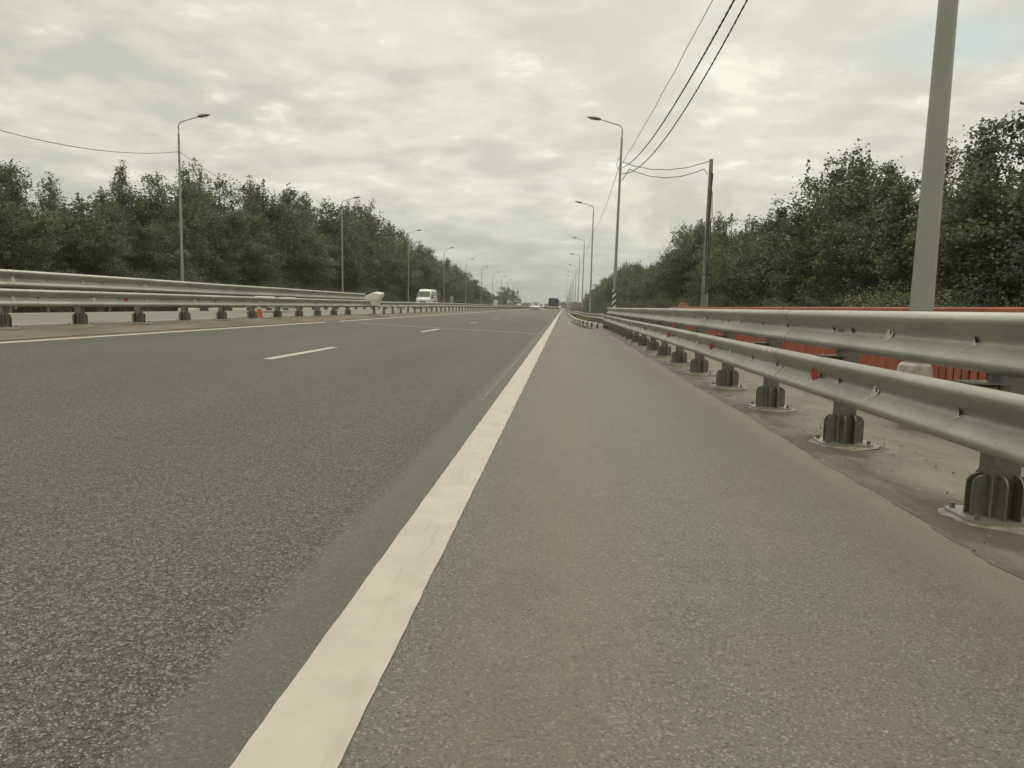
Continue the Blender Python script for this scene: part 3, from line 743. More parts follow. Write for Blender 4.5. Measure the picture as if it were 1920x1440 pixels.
# ------------------------------------------------------------------ street lamps
def lamp_proto(side, zebra, H=10.6):
    """side: +1 arm points to +X, -1 to -X; base at origin"""
    root = empty('street_lamp')
    m_ = MB(); z = [-.6, .0, .6, 1.6, 3.5, 6, 8.5, H]; r_ = [.120, .118, .113, .103, .087, .078, .070, .060]
    m_.tube([(0, 0, a) for a in z], r_, M['pole'], 8, phase=PI/8); m_.build('pole', root)
    m_ = MB(); pts = [(0, 0, H-.35), (0, 0, H+.45)]
    for k in range(1, 6): a = PI/2*.80*k/5; pts.append((side*.30*(1-math.cos(a)), 0, H+.45+.30*math.sin(a)))
    pts.append((side*1.28, 0, H+1.03)); m_.tube(pts, [.036]*2+[.030]*5+[.026], M['pole'], 8); 
    m_.tube([(0, 0, H-.04), (0, 0, H+.03)], .058, M['zincd'], 8); m_.build('arm', root, smooth=True, angle=.7)
    # cobra head: flattened teardrop
    m_ = MB(); st = [(-.04, .04, .045), (.04, .09, .085), (.18, .14, .125), (.36, .16, .120), (.54, .14, .09), (.70, .08, .05), (.78, .02, .015)]
    vs = []; n = 12; up = .14
    for s_, w, h in st:
        for k in range(n):
            a = 2*PI*k/n; zz = math.sin(a)*h*(1.0 if math.sin(a) > 0 else .62)
            vs.append((side*(1.24+s_), math.cos(a)*w, H+1.03+s_*up+zz))
    fs = [(i*n+k, i*n+(k+1) % n, (i+1)*n+(k+1) % n, (i+1)*n+k) for i in range(len(st)-1) for k in range(n)]
    fs += [tuple(range(n)), tuple(range((len(st)-1)*n, len(st)*n))]
    m_.add(vs, fs, M['zincd']); hd = m_.build('lamp_head', root, smooth=True, angle=.9)
    m_ = MB(); m_.box((side*(1.24+.38), 0, H+1.03+.38*up-.052), (.30, .17, .02), M['lens']); m_.build('lens', hd)
    # cable clamp
    m_ = MB(); m_.box((-side*.0, -.09, H-1.5), (.05, .08, .04), M['zincd']); m_.tube([(0, 0, H-1.54), (0, 0, H-1.46)], .066, M['zincd'], 8)
    m_.build('cable_clamp', root)
    if zebra:
        m_ = MB(); m_.tube([(0, 0, .0), (0, 0, 1.05), (0, 0, 2.0)], [.124, .116, .108], M['zebra'], 16); m_.build('striped_sleeve', root, smooth=True, angle=.9)
    return root
ORD = ['nearest', 'second', 'third', 'fourth', 'fifth', 'sixth', 'seventh', 'eighth']
rl = lamp_proto(-1, True)
YR = [6.88]+[42.3+36.4*i for i in range(24)]
for i, y in enumerate(YR):
    if i == 0:
        o = lamp_proto(-1, False); o['label'] = 'thick grey lamp post close by behind the right crash barrier, cut by the top edge'
    else:
        o = rl if i == 1 else copy_tree(rl)
        o['label'] = {1: 'street lamp with zebra-striped base where several cables branch off', 2: 'second striped lamp along the right side, beyond the lamp with the cables',
                      3: 'third striped lamp along the right side, counting from the lamp with the cables', 4: 'fourth striped lamp along the right side, counting from the lamp with the cables'}.get(i, 'tiny grey lamp far off in the right-hand row')
    o['category'] = 'street lamp'; o['group'] = 'street lamps along the right edge of the road'
    o.location = (3.25 if i == 0 else 2.87+rnd.uniform(-.03, .03)*(i > 1), y, -.10 if i == 0 else 0.02)
    o.rotation_euler = (rnd.uniform(-.004, .004), .012 if i == 1 else (.006 if i == 0 else rnd.uniform(-.004, .014)), rnd.uniform(-.05, .05)*(i > 1))
    sz = {0: 1.05, 1: .985}.get(i, 1.0+rnd.uniform(-.0, .03)); o.scale = (.90 if i == 0 else 1, .90 if i == 0 else 1, sz)
ll = lamp_proto(1, False)
for i in range(28):
    o = ll if i == 0 else copy_tree(ll)
    o['label'] = {0: 'tall lamp before the left trees with a wire reaching off to the left edge', 1: 'second lamp of the left row, its head against a tree top',
                  2: 'third lamp of the left row, just left of the white van', 3: 'fourth lamp of the left row, right of the white van'}.get(i, 'small distant lamp in the left-hand row')
    o['category'] = 'street lamp'; o['group'] = 'street lamps along the left side of the opposite road'
    o.location = (-23.75+rnd.uniform(-.1, .1)*(i > 0), 44+33*i, -.15); o.rotation_euler = (rnd.uniform(-.004, .004), rnd.uniform(-.006, .006), rnd.uniform(-.06, .06)*(i > 0))
    o.scale = (1, 1, 1.04)
# white wrapped foot of the near lamp
m_ = MB(); m_.tube([(0, 0, .16), (0, 0, .22), (0, 0, .50), (0, 0, .565), (0, 0, .59)], [.13, .180, .148, .136, .11], M['collar'], 14)
o = m_.build('pole_collar'); o.location = (3.24, 6.88, -.07); tag(o, 'white cone-shaped collar around the thick near lamp post', 'collar')

# ------------------------------------------------------------------ concrete utility pole with cables
UP = empty('utility_pole', (7.15, 38, -1.5), label='square concrete utility pole with cables standing before the right trees', cat='utility pole')
m_ = MB(); H = 10.0
vs = []; 
for z, w, d in ((0, .17, .17), (H, .085, .085)):
    for sx, sy in ((-1, -1), (1, -1), (1, 1), (-1, 1)): vs += [(sx*w*(1 if sy < 0 else .8), sy*d, z)]
m_.add(vs, [(0, 1, 5, 4), (1, 2, 6, 5), (2, 3, 7, 6), (3, 0, 4, 7), (4, 5, 6, 7), (3, 2, 1, 0)], M['conc']); m_.build('shaft', UP)
m_ = MB(); m_.tube([(.17, -.12, 1.8), (.165, -.12, 3.35)], .045, M['pole'], 8); m_.build('cable_pipe', UP)
m_ = MB(); r5 = random.Random(9)
for kk in range(3):
    pts = []
    for i in range(26): z = 3.3+i*.24; pts.append((.10-.045*kk+.05*math.sin(z*1.3+kk*1.7)-.004*z*0+(.07 if kk == 0 and 7 < z < 8.4 else 0), -.17+.005*z-.02*kk, z))
    m_.tube(pts, .022, M['cable'], 5)
m_.build('hanging_cable', UP)
m_ = MB()
for z in (2.7, 4.1, 5.8, 8.6, 9.2): m_ = MB(); w = .17-.0085*z+.012; m_.box((0, -.003, z), (2*w, 2*w, .025), M['drip']); m_.build('strap', UP)
UP.rotation_euler = (0, .004, 0)

def sagline(a, b, s, n=40, tw=0.0, seed=0):
    a, b = Vector(a), Vector(b); r = random.Random(seed); pts = []
    for i in range(n+1):
        t = i/n; p = a.lerp(b, t); p.z -= 4*s*t*(1-t)
        if tw and 0 < i < n: p.x += tw*math.sin(i*.9+seed); p.z += tw*math.sin(i*1.3+seed*2)
        pts.append(p)
    return pts
def cable(pts, r_, label, name='overhead_cable', group=None):
    m_ = MB(); 
    if r_ > .018:       # two twisted cores
        for ph in (0, PI):
            q = []; fine = []
            for a, b in zip(pts, pts[1:]):
                for k in range(6): fine.append(a.lerp(b, k/6))
            fine.append(pts[-1]); 
            for i, p in enumerate(fine): q.append(p+Vector((math.cos(i*1.1+ph), 0, math.sin(i*1.1+ph)))*r_*.35)
            m_.tube(q, r_*.8, M['cable'], 5)
    else: m_.tube(pts, r_, M['cable'], 5)
    o = m_.build(name, smooth=True); tag(o, label, 'cable', group); return o
P2 = (2.98, 42.3)
WIRES = {}
for nm, (z0, end, sag, rad, tw, sd_) in {
    'a thin wavy wire from the cabled lamp up to the top edge, leftmost of three': (9.13, (5.56, 2, 13.04), .62, .012, .012, 2),
    'a middle twisted cable of the three rising from the cabled lamp': (8.87, (2.81, 2, 6.88), 1.16, .019, .0, 0),
    'a rightmost twisted cable of the three rising from the cabled lamp': (8.52, (4.03, 2, 10.21), 2.27, .019, .0, 1)}.items():
    WIRES[nm] = (z0, end, sag, rad, tw, sd_)
    cable(sagline((P2[0]+.1, P2[1], z0), end, sag, 60, tw, sd_), rad, nm[2:])
cable(sagline((3.10, 42.25, 9.15), (7.10, 37.9, 8.25+.15), .42, 24, .012, 3), .019, 'upper cable slung between the cabled lamp and the concrete pole')
cable(sagline((3.08, 42.25, 8.15), (3.45, 41.9, 8.72), .02, 6)+sagline((3.45, 41.9, 8.72), (6.85, 37.95, 8.02), .45, 24, .012, 4)[1:]+[Vector((7.02, 37.9, 7.75))], .019, 'lower cable slung between the cabled lamp and the concrete pole')
loop = [Vector((2.98-.02*i*0-.22*math.sin(PI*i/10), 42.2, 9.35-.06*i+.12*math.sin(2*PI*i/10))) for i in range(11)]
cable(loop, .014, 'small spare loop of cable on the cabled lamp post')
for i in range(1, 5):
    ya, yb = YR[i], YR[i+1]
    cable(sagline((2.92, ya-.0, 9.0), (2.92, yb, 9.0), .55, 30), .013, ['thin wire from the cabled lamp to the second striped lamp', 'thin wire from the second to the third striped lamp', 'thin wire from the third to the fourth striped lamp', 'thin wire beyond the fourth striped lamp'][i-1], group='lamp wires on the right')
cable(sagline((-23.70, 44, 9.88), (-23.7, 11, 9.88), 2.15, 40), .016, 'single wire from the tall left lamp out to the left edge')
for i in range(4):
    ya = 44+33*i; cable(sagline((-23.70, ya, 9.85), (-23.7, ya+33, 9.85), 1.3, 30), .013, ['thin wire from the tall left lamp down to the second lamp of the left row', 'thin wire between the second and third lamps of the left row', 'thin wire between the third and fourth lamps of the left row', 'thin wire beyond the fourth lamp of the left row'][i], group='lamp wires on the left')

# ------------------------------------------------------------------ small roadside things
def cone_obj(loc, s, label, group=None):
    root = empty('traffic_cone', loc, 0, label, 'traffic cone', group)
    m_ = MB(); prof = [(.0, .150), (.03, .145), (.16, .125), (.24, .10), (.34, .07), (.50, .042), (.62, .028), (.63, .0)]
    m_.tube([(0, 0, z*s+.02) for z, r_ in prof], [r_*s for z, r_ in prof], M['orange'], 16); m_.build('body', root, smooth=True, angle=.8)
    m_ = MB(); m_.bbox((0, 0, .014), (.34*s, .34*s, .028), .008, M['black']); m_.build('base', root)
    m_ = MB(); m_.tube([(0, 0, .33*s+.02), (0, 0, .43*s+.02)], [.0765*s, .060*s], M['white'], 16, cap=False); m_.build('band', root)
    return root
cone_obj((-9.95, 23.2, .36), .85, 'orange traffic cone under the left median barrier, between two finned posts')
cone_obj((-9.9, 56.5, .345), .62, 'orange cone under the median rail below the white van', 'cones behind the far median rail')
cone_obj((-9.95, 71, .345), .62, 'orange cone behind the median rail right of the white van', 'cones behind the far median rail')
# white wrapped lump on the end of the upper left beam
def lump():
    root = empty('wrapped_end_block', (-9.28, 34.7, .80), 0, 'crumpled white wrapped block on the end of the upper left rail', 'wrapped block')
    r = random.Random(4); m_ = MB()
    # outline in the XZ plane, seen along the road; thick in Y
    secs = []
    n = 18
    for (yy, sx, sz, ox, oz) in ((0, .92, .92, 0, 0), (.06, 1, 1, 0, 0), (.35, 1, 1.0, .02, .02), (.60, .96, .98, .05, .05), (.68, .86, .9, .06, .05)):
        out = [(-.36, .02), (-.40, .18), (-.43, .33), (-.41, .39), (-.22, .50), (-.05, .60), (.06, .645), (.26, .63), (.43, .60), (.45, .54), (.42, .45), (.35, .34), (.30, .24), (.28, .14), (.26, .04), (.08, .0), (-.1, -.01), (-.28, .0)]
        for x, z in out: secs.append(((x-.0)*sx+ox+r.uniform(-.012, .012), yy+r.uniform(-.015, .015), (z-.3)*sz+.3+oz+r.uniform(-.012, .012)))
    fs = [tuple(range(n)), tuple(range(5*n-1, 4*n-1, -1))]+[(i*n+k, i*n+(k+1) % n, (i+1)*n+(k+1) % n, (i+1)*n+k) for i in range(4) for k in range(n)]
    m_.add(secs, fs, M['wrap']); m_.build('block', root, smooth=True, angle=.6)
    m_ = MB(); m_.tube([(-.43, -.012, .33), (-.2, -.016, .29), (.1, -.016, .31), (.28, -.012, .35)], .010, M['drip'], 5); m_.build('fold', root)
lump()
m_ = MB(); m_.box((0, 0, .36), (.60, .05, .72), M['wrap'], Matrix.Rotation(.22, 3, 'Y')); m_.box((.0, .03, .02), (.06, .06, .6), M['zincd'])
o = m_.build('warning_board'); o.location = (-9.5, 102, 1.02); tag(o, 'small tilted blank white board on the far median rail', 'board')
# triangular sign seen from behind, striped marker board
T = empty('road_sign', (-20.9, 120, .05), 0, 'grey triangular road sign seen from behind, right of the white van', 'road sign')
m_ = MB(); m_.prism([(-.62, 2.2), (-.52, 2.02), (.52, 2.02), (.62, 2.2), (.08, 3.35), (-.08, 3.35)], 'y', -.02, .02, M['signback'])
m_.prism([(-.3, 1.98), (.3, 1.98), (.3, 1.35), (-.3, 1.35)], 'y', -.02, .02, M['signback']); m_.build('plate', T)
m_ = MB(); m_.tube([(0, .06, 0), (0, .06, 3.2)], .05, M['pole'], 8); m_.build('post', T)
def chevron():
    root = empty('marker_board', (-20.87, 135, 1.22), 0, 'small board with black and white slanting stripes beside the left road', 'marker board')
    m_ = MB(); w, h = .56, 1.22
    m_.bbox((0, 0, .0+h/2), (w, .03, h), .01, M['white']); m_.build('plate', root)
    s_ = MB()
    for k in range(3):
        z = -.02+.42*k; q = [(-w/2+.01, z+.34), (w/2-.01, z), (w/2-.01, z+.17), (-w/2+.01, z+.51)]
        q = [(x, min(h-.01, max(.01, zz))) for x, zz in q]
        s_.prism(q, 'y', -.020, -.016, M['black'])
    s_.build('stripes', root); p_ = MB(); p_.tube([(0, .04, -1.0), (0, .04, 1.0)], .035, M['pole'], 8); p_.build('post', root)
chevron()
# distant roadworks hoardings and pinkish parapets
def hoard(x, y, n, w, h, label, g):
    root = empty('hoarding', (x, y, 0), 0, label, 'hoarding', g)
    for k in range(n): m_ = MB(); m_.bbox((k*w+w/2, .25*math.sin(k*2.1), h/2+.1), (w*.94, .25, h*(1+.12*math.sin(k*1.7))), .05, M['peach']); m_.build('panel', root)
hoard(3.2, 300, 4, .95, 3.0, 'cluster of faded orange hoarding panels at the far right roadside', 'far hoardings')
hoard(-17.5, 320, 4, 1.0, 2.0, 'faded orange hoarding panels beyond the oncoming traffic, far left', 'far hoardings')
def parapet(x0, x1, y0, y1, z, label):
    root = empty('parapet', (x0, y0, 0), 0, label, 'parapet')
    m_ = MB(); m_.add([(0, 0, z-.4), (x1-x0, y1-y0, z-.4), (x1-x0, y1-y0, z+.95), (0, 0, z+.95), (.12, 0, z-.4), (x1-x0+.12, y1-y0, z-.4), (x1-x0+.12, y1-y0, z+.95), (.12, 0, z+.95)],
        [(0, 1, 2, 3), (7, 6, 5, 4), (3, 2, 6, 7), (0, 3, 7, 4), (1, 5, 6, 2)], M['beige']); m_.build('wall', root)
    m_ = MB(); n = int((y1-y0)/4)
    for k in range(n+1): t = k/n; m_.box(((x1-x0)*t-.03, (y1-y0)*t, z+.30), (.16, .16, 1.5), M['conc'])
    m_.build('posts', root)
parapet(3.6, 3.6, 120, 330, .0, 'dusty pink parapet along the far right side beyond the striped lamps')
parapet(-12.5, -12.5, 190, 420, .3, 'dusty pink parapet along the far median behind the white car')

# ------------------------------------------------------------------ vehicles
def wheel(root, x, y, r_, w, z0=0.0):
    wh = empty('wheel', (x, y, r_+z0)); wh.parent = root; KIDS.setdefault(root.name, []).append(wh)
    m_ = MB(); prof = [(-w/2, r_*.62), (-w/2, r_*.93), (-w/2+.03, r_), (w/2-.03, r_), (w/2, r_*.93), (w/2, r_*.62)]
    m_.tube([(a, 0, 0) for a, b_ in prof], [b_ for a, b_ in prof], M['tyre'], 20, cap=True); m_.build('tyre', wh, smooth=True, angle=.6)
    m_ = MB(); sg = 1 if x > 0 else -1; m_.tube([(sg*(w/2-.02), 0, 0), (sg*(w/2+.006), 0, 0)], [r_*.62, r_*.60], M['rim'], 14)
    for k in range(5): a = 2*PI*k/5; m_.box((sg*(w/2+.008), math.cos(a+.6)*r_*.36, math.sin(a+.6)*r_*.36), (.006, .07, .07), M['trim'])
    m_.build('rim', wh)
def loft(stations, mat, name, root, smooth=True):
    """stations: (y, [(x,z) half outline from bottom centre to top centre])"""
    m_ = MB(); vs = []; n = None
    for y, half in stations:
        ring = [(x, y, z) for x, z in half] + [(-x, y, z) for x, z in reversed(half) if x > 1e-6]
        n = len(ring); vs += ring
    fs = [(i*n+k, i*n+(k+1) % n, (i+1)*n+(k+1) % n, (i+1)*n+k) for i in range(len(stations)-1) for k in range(n)]
    fs += [tuple(range(n-1, -1, -1)), tuple(range((len(stations)-1)*n, len(stations)*n))]
    m_.add(vs, fs, mat); return m_.build(name, root, smooth=smooth, angle=.55)
def car(label, loc, rz, paint, L=4.2, Wd=1.72, Hh=1.48, lit=False, group=None, cat='car', belt=.90):
    """front faces -Y (local). loc = ground centre"""
    root = empty('car', loc, rz, label, cat, group); w = Wd/2; hl = L/2
    def lo(y, zt, ws, zb=.22): return (y, [(0, zb), (w*ws*.86, zb), (w*ws*.97, zb+.12), (w*ws, zb+.35), (w*ws*.985, zt-.12), (w*ws*.90, zt), (0, zt+.015)])
    loft([lo(-hl, .58, .80, .32), lo(-hl+.10, .70, .93, .24), lo(-hl+.45, .80, .99), lo(-hl+.95, .90, 1), lo(-hl+1.2, belt+.03, 1), lo(hl-1.0, belt+.04, 1), lo(hl-.35, belt+.05, .99), lo(hl-.08, belt, .94, .26), lo(hl, .72, .84, .34)], paint, 'body', root)
    # greenhouse: glass shell, roof skin
    def gh(y, z0, z1, f): return (y, [(0, z0), (w*.90, z0), (w*.90*(1-f)+w*.74*f, z1-.02), (w*.66*f+w*.85*(1-f), z1), (0, z1+.01)])
    loft([gh(-hl+1.02, belt-.03, belt+.02, .0), gh(-hl+1.75, belt-.03, Hh-.06, 1), gh(-hl+2.3, belt-.03, Hh-.02, 1), gh(hl-.9, belt-.03, Hh-.05, 1), gh(hl-.38, belt-.03, Hh-.22, .75), gh(hl-.16, belt-.03, belt+.05, .1)], M['glass'], 'windows', root)
    loft([(-hl+1.66, [(0, Hh-.075), (w*.70, Hh-.085), (w*.72, Hh-.06), (0, Hh-.03)]), (-hl+2.3, [(0, Hh-.05), (w*.73, Hh-.06), (w*.74, Hh-.03), (0, Hh+.02)]), (hl-.95, [(0, Hh-.07), (w*.73, Hh-.08), (w*.74, Hh-.05), (0, Hh-.015)]), (hl-.42, [(0, Hh-.25), (w*.66, Hh-.24), (w*.66, Hh-.19), (0, Hh-.13)])], paint, 'roof', root)
    m_ = MB()
    for sx in (-1, 1):
        m_.tube([(sx*w*.88, -hl+1.12, belt), (sx*w*.73, -hl+1.72, Hh-.07)], .035, paint, 6)
        m_.tube([(sx*w*.90, -.05, belt), (sx*w*.755, -.02, Hh-.06)], .03, M['trim'], 6)
        m_.tube([(sx*w*.88, hl-.35, belt), (sx*w*.72, hl-.78, Hh-.09)], .06, paint, 6)
        m_.bbox((sx*(w+.07), -hl+1.35, belt+.06), (.16, .10, .13), .03, paint)
    m_.build('pillars', root)
    for sx in (-1, 1):
        wheel(root, sx*(w-.10), -hl+.80, .31, .2); wheel(root, sx*(w-.10), hl-.80, .31, .2)
        m_ = MB(); m_.bbox((sx*w*.66, -hl+.12, .60), (.34, .16, .15), .03, M['head'] if lit else M['lens']); m_.build('headlight', root)
        m_ = MB(); m_.bbox((sx*w*.80, hl-.10, .86), (.16, .14, .34), .03, M['tail']); m_.build('tail_light', root)
    m_ = MB(); m_.bbox((0, -hl+.07, .36), (Wd*.6, .12, .16), .02, M['trim']); m_.bbox((0, hl-.06, .30), (Wd*.72, .12, .16), .02, M['trim']); m_.build('bumper', root)
    m_ = MB(); m_.box((0, hl+.006, .62), (.52, .012, .11), M['white']); m_.build('number_plate', root)
    m_ = MB(); m_.box((0, -hl-.004+.02, .48), (.52, .05, .11), M['white']); m_.build('number_plate', root)
    return root
def van():
    root = empty('van', (-18.95, 97+2.8, .29), 0, 'white high-roof van oncoming on the opposite carriageway', 'van'); w = 1.0; hl = 2.85
    def st(y, zt, wt, wb, zb=.35): return (y, [(0, zb), (w*wb*.92, zb), (w*wb, zb+.15), (w*wb, 1.15), (w*(wt*.5+wb*.5), (1.15+zt)/2+.1), (w*wt, zt-.12), (w*wt*.88, zt), (0, zt+.03)])
    loft([st(-hl, 1.18, .80, .86, .42), st(-hl+.12, 1.32, .86, .95), st(-hl+.75, 1.48, .90, 1), st(-hl+.82, 1.54, .90, 1), st(-hl+1.50, 2.34, .86, 1), st(-hl+1.95, 2.60, .88, 1), st(-hl+2.4, 2.66, .90, 1), st(hl-.1, 2.64, .90, 1), st(hl, 2.55, .86, .97)], M['van'], 'body', root)
    m_ = MB(); y0, z0, y1, z1 = -hl+.86, 1.66, -hl+1.44, 2.35
    m_.add([(-.86, y0-.03, z0), (.86, y0-.03, z0), (.77, y1-.03, z1), (-.77, y1-.03, z1)], [(0, 1, 2, 3)], M['glass'])
    m_.build('windscreen', root)
    for sx in (-1, 1):
        m_ = MB(); x = sx*1.006; m_.add([(x, -hl+1.05, 1.45), (x, -hl+2.0, 1.42), (sx*.965, -hl+2.0, 2.10), (sx*.965, -hl+1.60, 2.10)], [(0, 1, 2, 3)], M['glass']); m_.build('side_window', root)
        m_ = MB(); m_.bbox((sx*1.13, -hl+1.0, 1.55), (.18, .10, .34), .03, M['trim']); m_.build('mirror', root)
        m_ = MB(); m_.bbox((sx*.76, -hl+.07, .98), (.26, .16, .28), .04, M['lens']); m_.build('headlight', root)
        wheel(root, sx*.88, -hl+.95, .35, .22); wheel(root, sx*.88, hl-1.15, .35, .22)
    m_ = MB(); m_.bbox((0, -hl-.02, .52), (1.86, .16, .30), .05, M['trim']); m_.bbox((0, -hl+.03, .94), (.9, .08, .16), .02, M['trim']); m_.build('bumper', root)
    m_ = MB(); r = random.Random(3)       # unreadable lettering down the side
    for row, z in enumerate((2.15, 1.85, 1.55, 1.25, 1.0)):
        for k in range(9):
            if r.random() < .72: m_.box((.98 if z > 1.7 else 1.004, -hl+2.3+k*.34, z+r.uniform(-.02, .02)), (.02 if z <= 1.7 else .05, .22, r.uniform(.10, .18)), M['trim'])
    m_.build('lettering', root)
van()
car('white car glimpsed under and between the left barrier beams', (-16.35, 40.1, .30), 0, M['carw'], 4.3, 1.74, 1.30)
car('white hatchback ahead in the left lane, seen from behind', (-4.85, 125, .145), 0, M['carw'], 4.0, 1.72, 1.55)
car('silver car with lit headlights oncoming in front of the grey truck', (-13.6, 222, .33), 0, M['silver'], 4.3, 1.76, 1.5, True)
car('dark car in the left lane just left of the coach', (-5.3, 236, .16), 0, M['cdark'], 4.4, 1.8, 1.7, group='cars ahead near the coach')
car('silver car far ahead between the hatchback and the dark car', (-8.0+.9, 262, .2), 0, M['silver'], 4.3, 1.8, 1.5, group='cars ahead near the coach')
car('pale car far ahead just right of the coach', (-1.9, 345, .06), 0, M['silver'], 4.3, 1.8, 1.5, group='cars ahead near the coach')
def bus():
    root = empty('coach', (-2.45, 178+5.5, .075), 0, 'dark purple-grey coach ahead in the right lane, seen from behind', 'coach'); w = 1.25
    def st(y, ws, dz): return (y, [(0, .35), (w*ws*.97, .35), (w*ws, .55), (w*ws, 2.3), (w*ws*.96, 2.85+dz), (w*ws*.85, 3.0+dz), (0, 3.05+dz)])
    loft([st(-5.5, .95, -.06), st(-5.38, 1, 0), st(5.3, 1, 0), st(5.5, .94, -.06)], M['bus'], 'body', root)
    m_ = MB(); m_.bbox((0, -5.51, 2.28), (2.05, .05, .95), .04, M['bglass']); m_.build('rear_window', root)
    m_ = MB(); m_.bbox((0, -5.55, .75), (2.5, .20, .48), .05, M['silver']); m_.build('bumper', root)
    m_ = MB(); m_.bbox((0, -5.52, 1.3), (1.5, .04, .55), .03, M['bglass']); m_.build('engine_grille', root)
    m_ = MB()
    for k in range(9): m_.box((-.75+k*.10, -5.545, 2.85), (.07, .012, .09), M['beige'])
    m_.bbox((.88, -5.545, 2.80), (.20, .012, .2), .004, M['white']); m_.build('lettering', root)
    for sx in (-1, 1):
        m_ = MB(); m_.bbox((sx*1.08, -5.53, 1.35), (.14, .06, .6), .02, M['tail']); m_.build('tail_light', root)
        m_ = MB(); m_.box((sx*1.256, 0, 2.1), (.02, 10.0, .85), M['bglass']); m_.build('side_windows', root)
        wheel(root, sx*1.08, -3.4, .5, .3); wheel(root, sx*1.08, 3.6, .5, .3)
    for sx in (-1, 1): m_ = MB(); m_.bbox((sx*1.42, 5.55, 2.3), (.18, .12, .4), .03, M['trim']); m_.build('mirror', root)
bus()
def truck():
    root = empty('truck', (-16.0, 250, .27), 0, 'grey box truck oncoming far away behind the silver car', 'truck')
    m_ = MB(); m_.bbox((0, 3.2, 1.85), (2.45, 6.2, 2.5), .05, M['tgrey']); m_.build('box_body', root)
    m_ = MB(); m_.bbox((0, -.9, 1.35), (2.2, 1.7, 1.9), .12, M['silver']); cb = m_.build('cab', root)
    m_ = MB(); m_.bbox((0, -1.76, 1.75), (1.9, .04, .7), .02, M['glass']); m_.build('windscreen', cb)
    m_ = MB(); m_.bbox((0, -1.8, .6), (2.2, .2, .35), .05, M['trim']); m_.build('bumper', root)
    for sx in (-1, 1): wheel(root, sx*1.0, -.9, .45, .25); wheel(root, sx*1.0, 4.8, .45, .25)
truck()

# ------------------------------------------------------------------ vegetation
def leaves_mesh(name, cen, size, mat, rs, up=.35, stretch=1.5, droop=0.0, axis=None):
    """one diamond face per leaf around given centres"""
    n = len(cen); nr = rs.normal(size=(n, 3)); nr[:, 2] = np.abs(nr[:, 2])+up; nr /= np.linalg.norm(nr, axis=1)[:, None]
    t = rs.normal(size=(n, 3)); t[:, 2] -= droop; t -= (t*nr).sum(1)[:, None]*nr; t /= np.linalg.norm(t, axis=1)[:, None]+1e-9
    b = np.cross(nr, t); s = (size*rs.uniform(.6, 1.35, n))[:, None]
    v = np.empty((n, 4, 3)); v[:, 0] = cen - t*s*stretch/2; v[:, 1] = cen - b*s*.5+nr*s*.12; v[:, 2] = cen + t*s*stretch/2; v[:, 3] = cen + b*s*.5+nr*s*.12
    me = bpy.data.meshes.new(name); me.vertices.add(4*n); me.vertices.foreach_set('co', v.reshape(-1).astype('f'))
    me.loops.add(4*n); me.loops.foreach_set('vertex_index', np.arange(4*n, dtype='i')); me.polygons.add(n)
    me.polygons.foreach_set('loop_start', np.arange(0, 4*n, 4, dtype='i')); me.polygons.foreach_set('loop_total', np.full(n, 4, dtype='i'))
    me.update(); me.validate(); me.materials.append(mat)
    if axis is not None:      # shade each leaf partly as its part of the rounded crown
        o_ = cen-np.array([0, 0, axis]); o_[:, 2] *= .8; o_ /= np.linalg.norm(o_, axis=1)[:, None]+1e-6
        nn = o_*.75+nr*.55+np.array([0, 0, .35]); nn /= np.linalg.norm(nn, axis=1)[:, None]
        me.polygons.foreach_set('use_smooth', np.ones(n, dtype=bool)); me.normals_split_custom_set(np.repeat(nn, 4, axis=0).tolist())
    return me
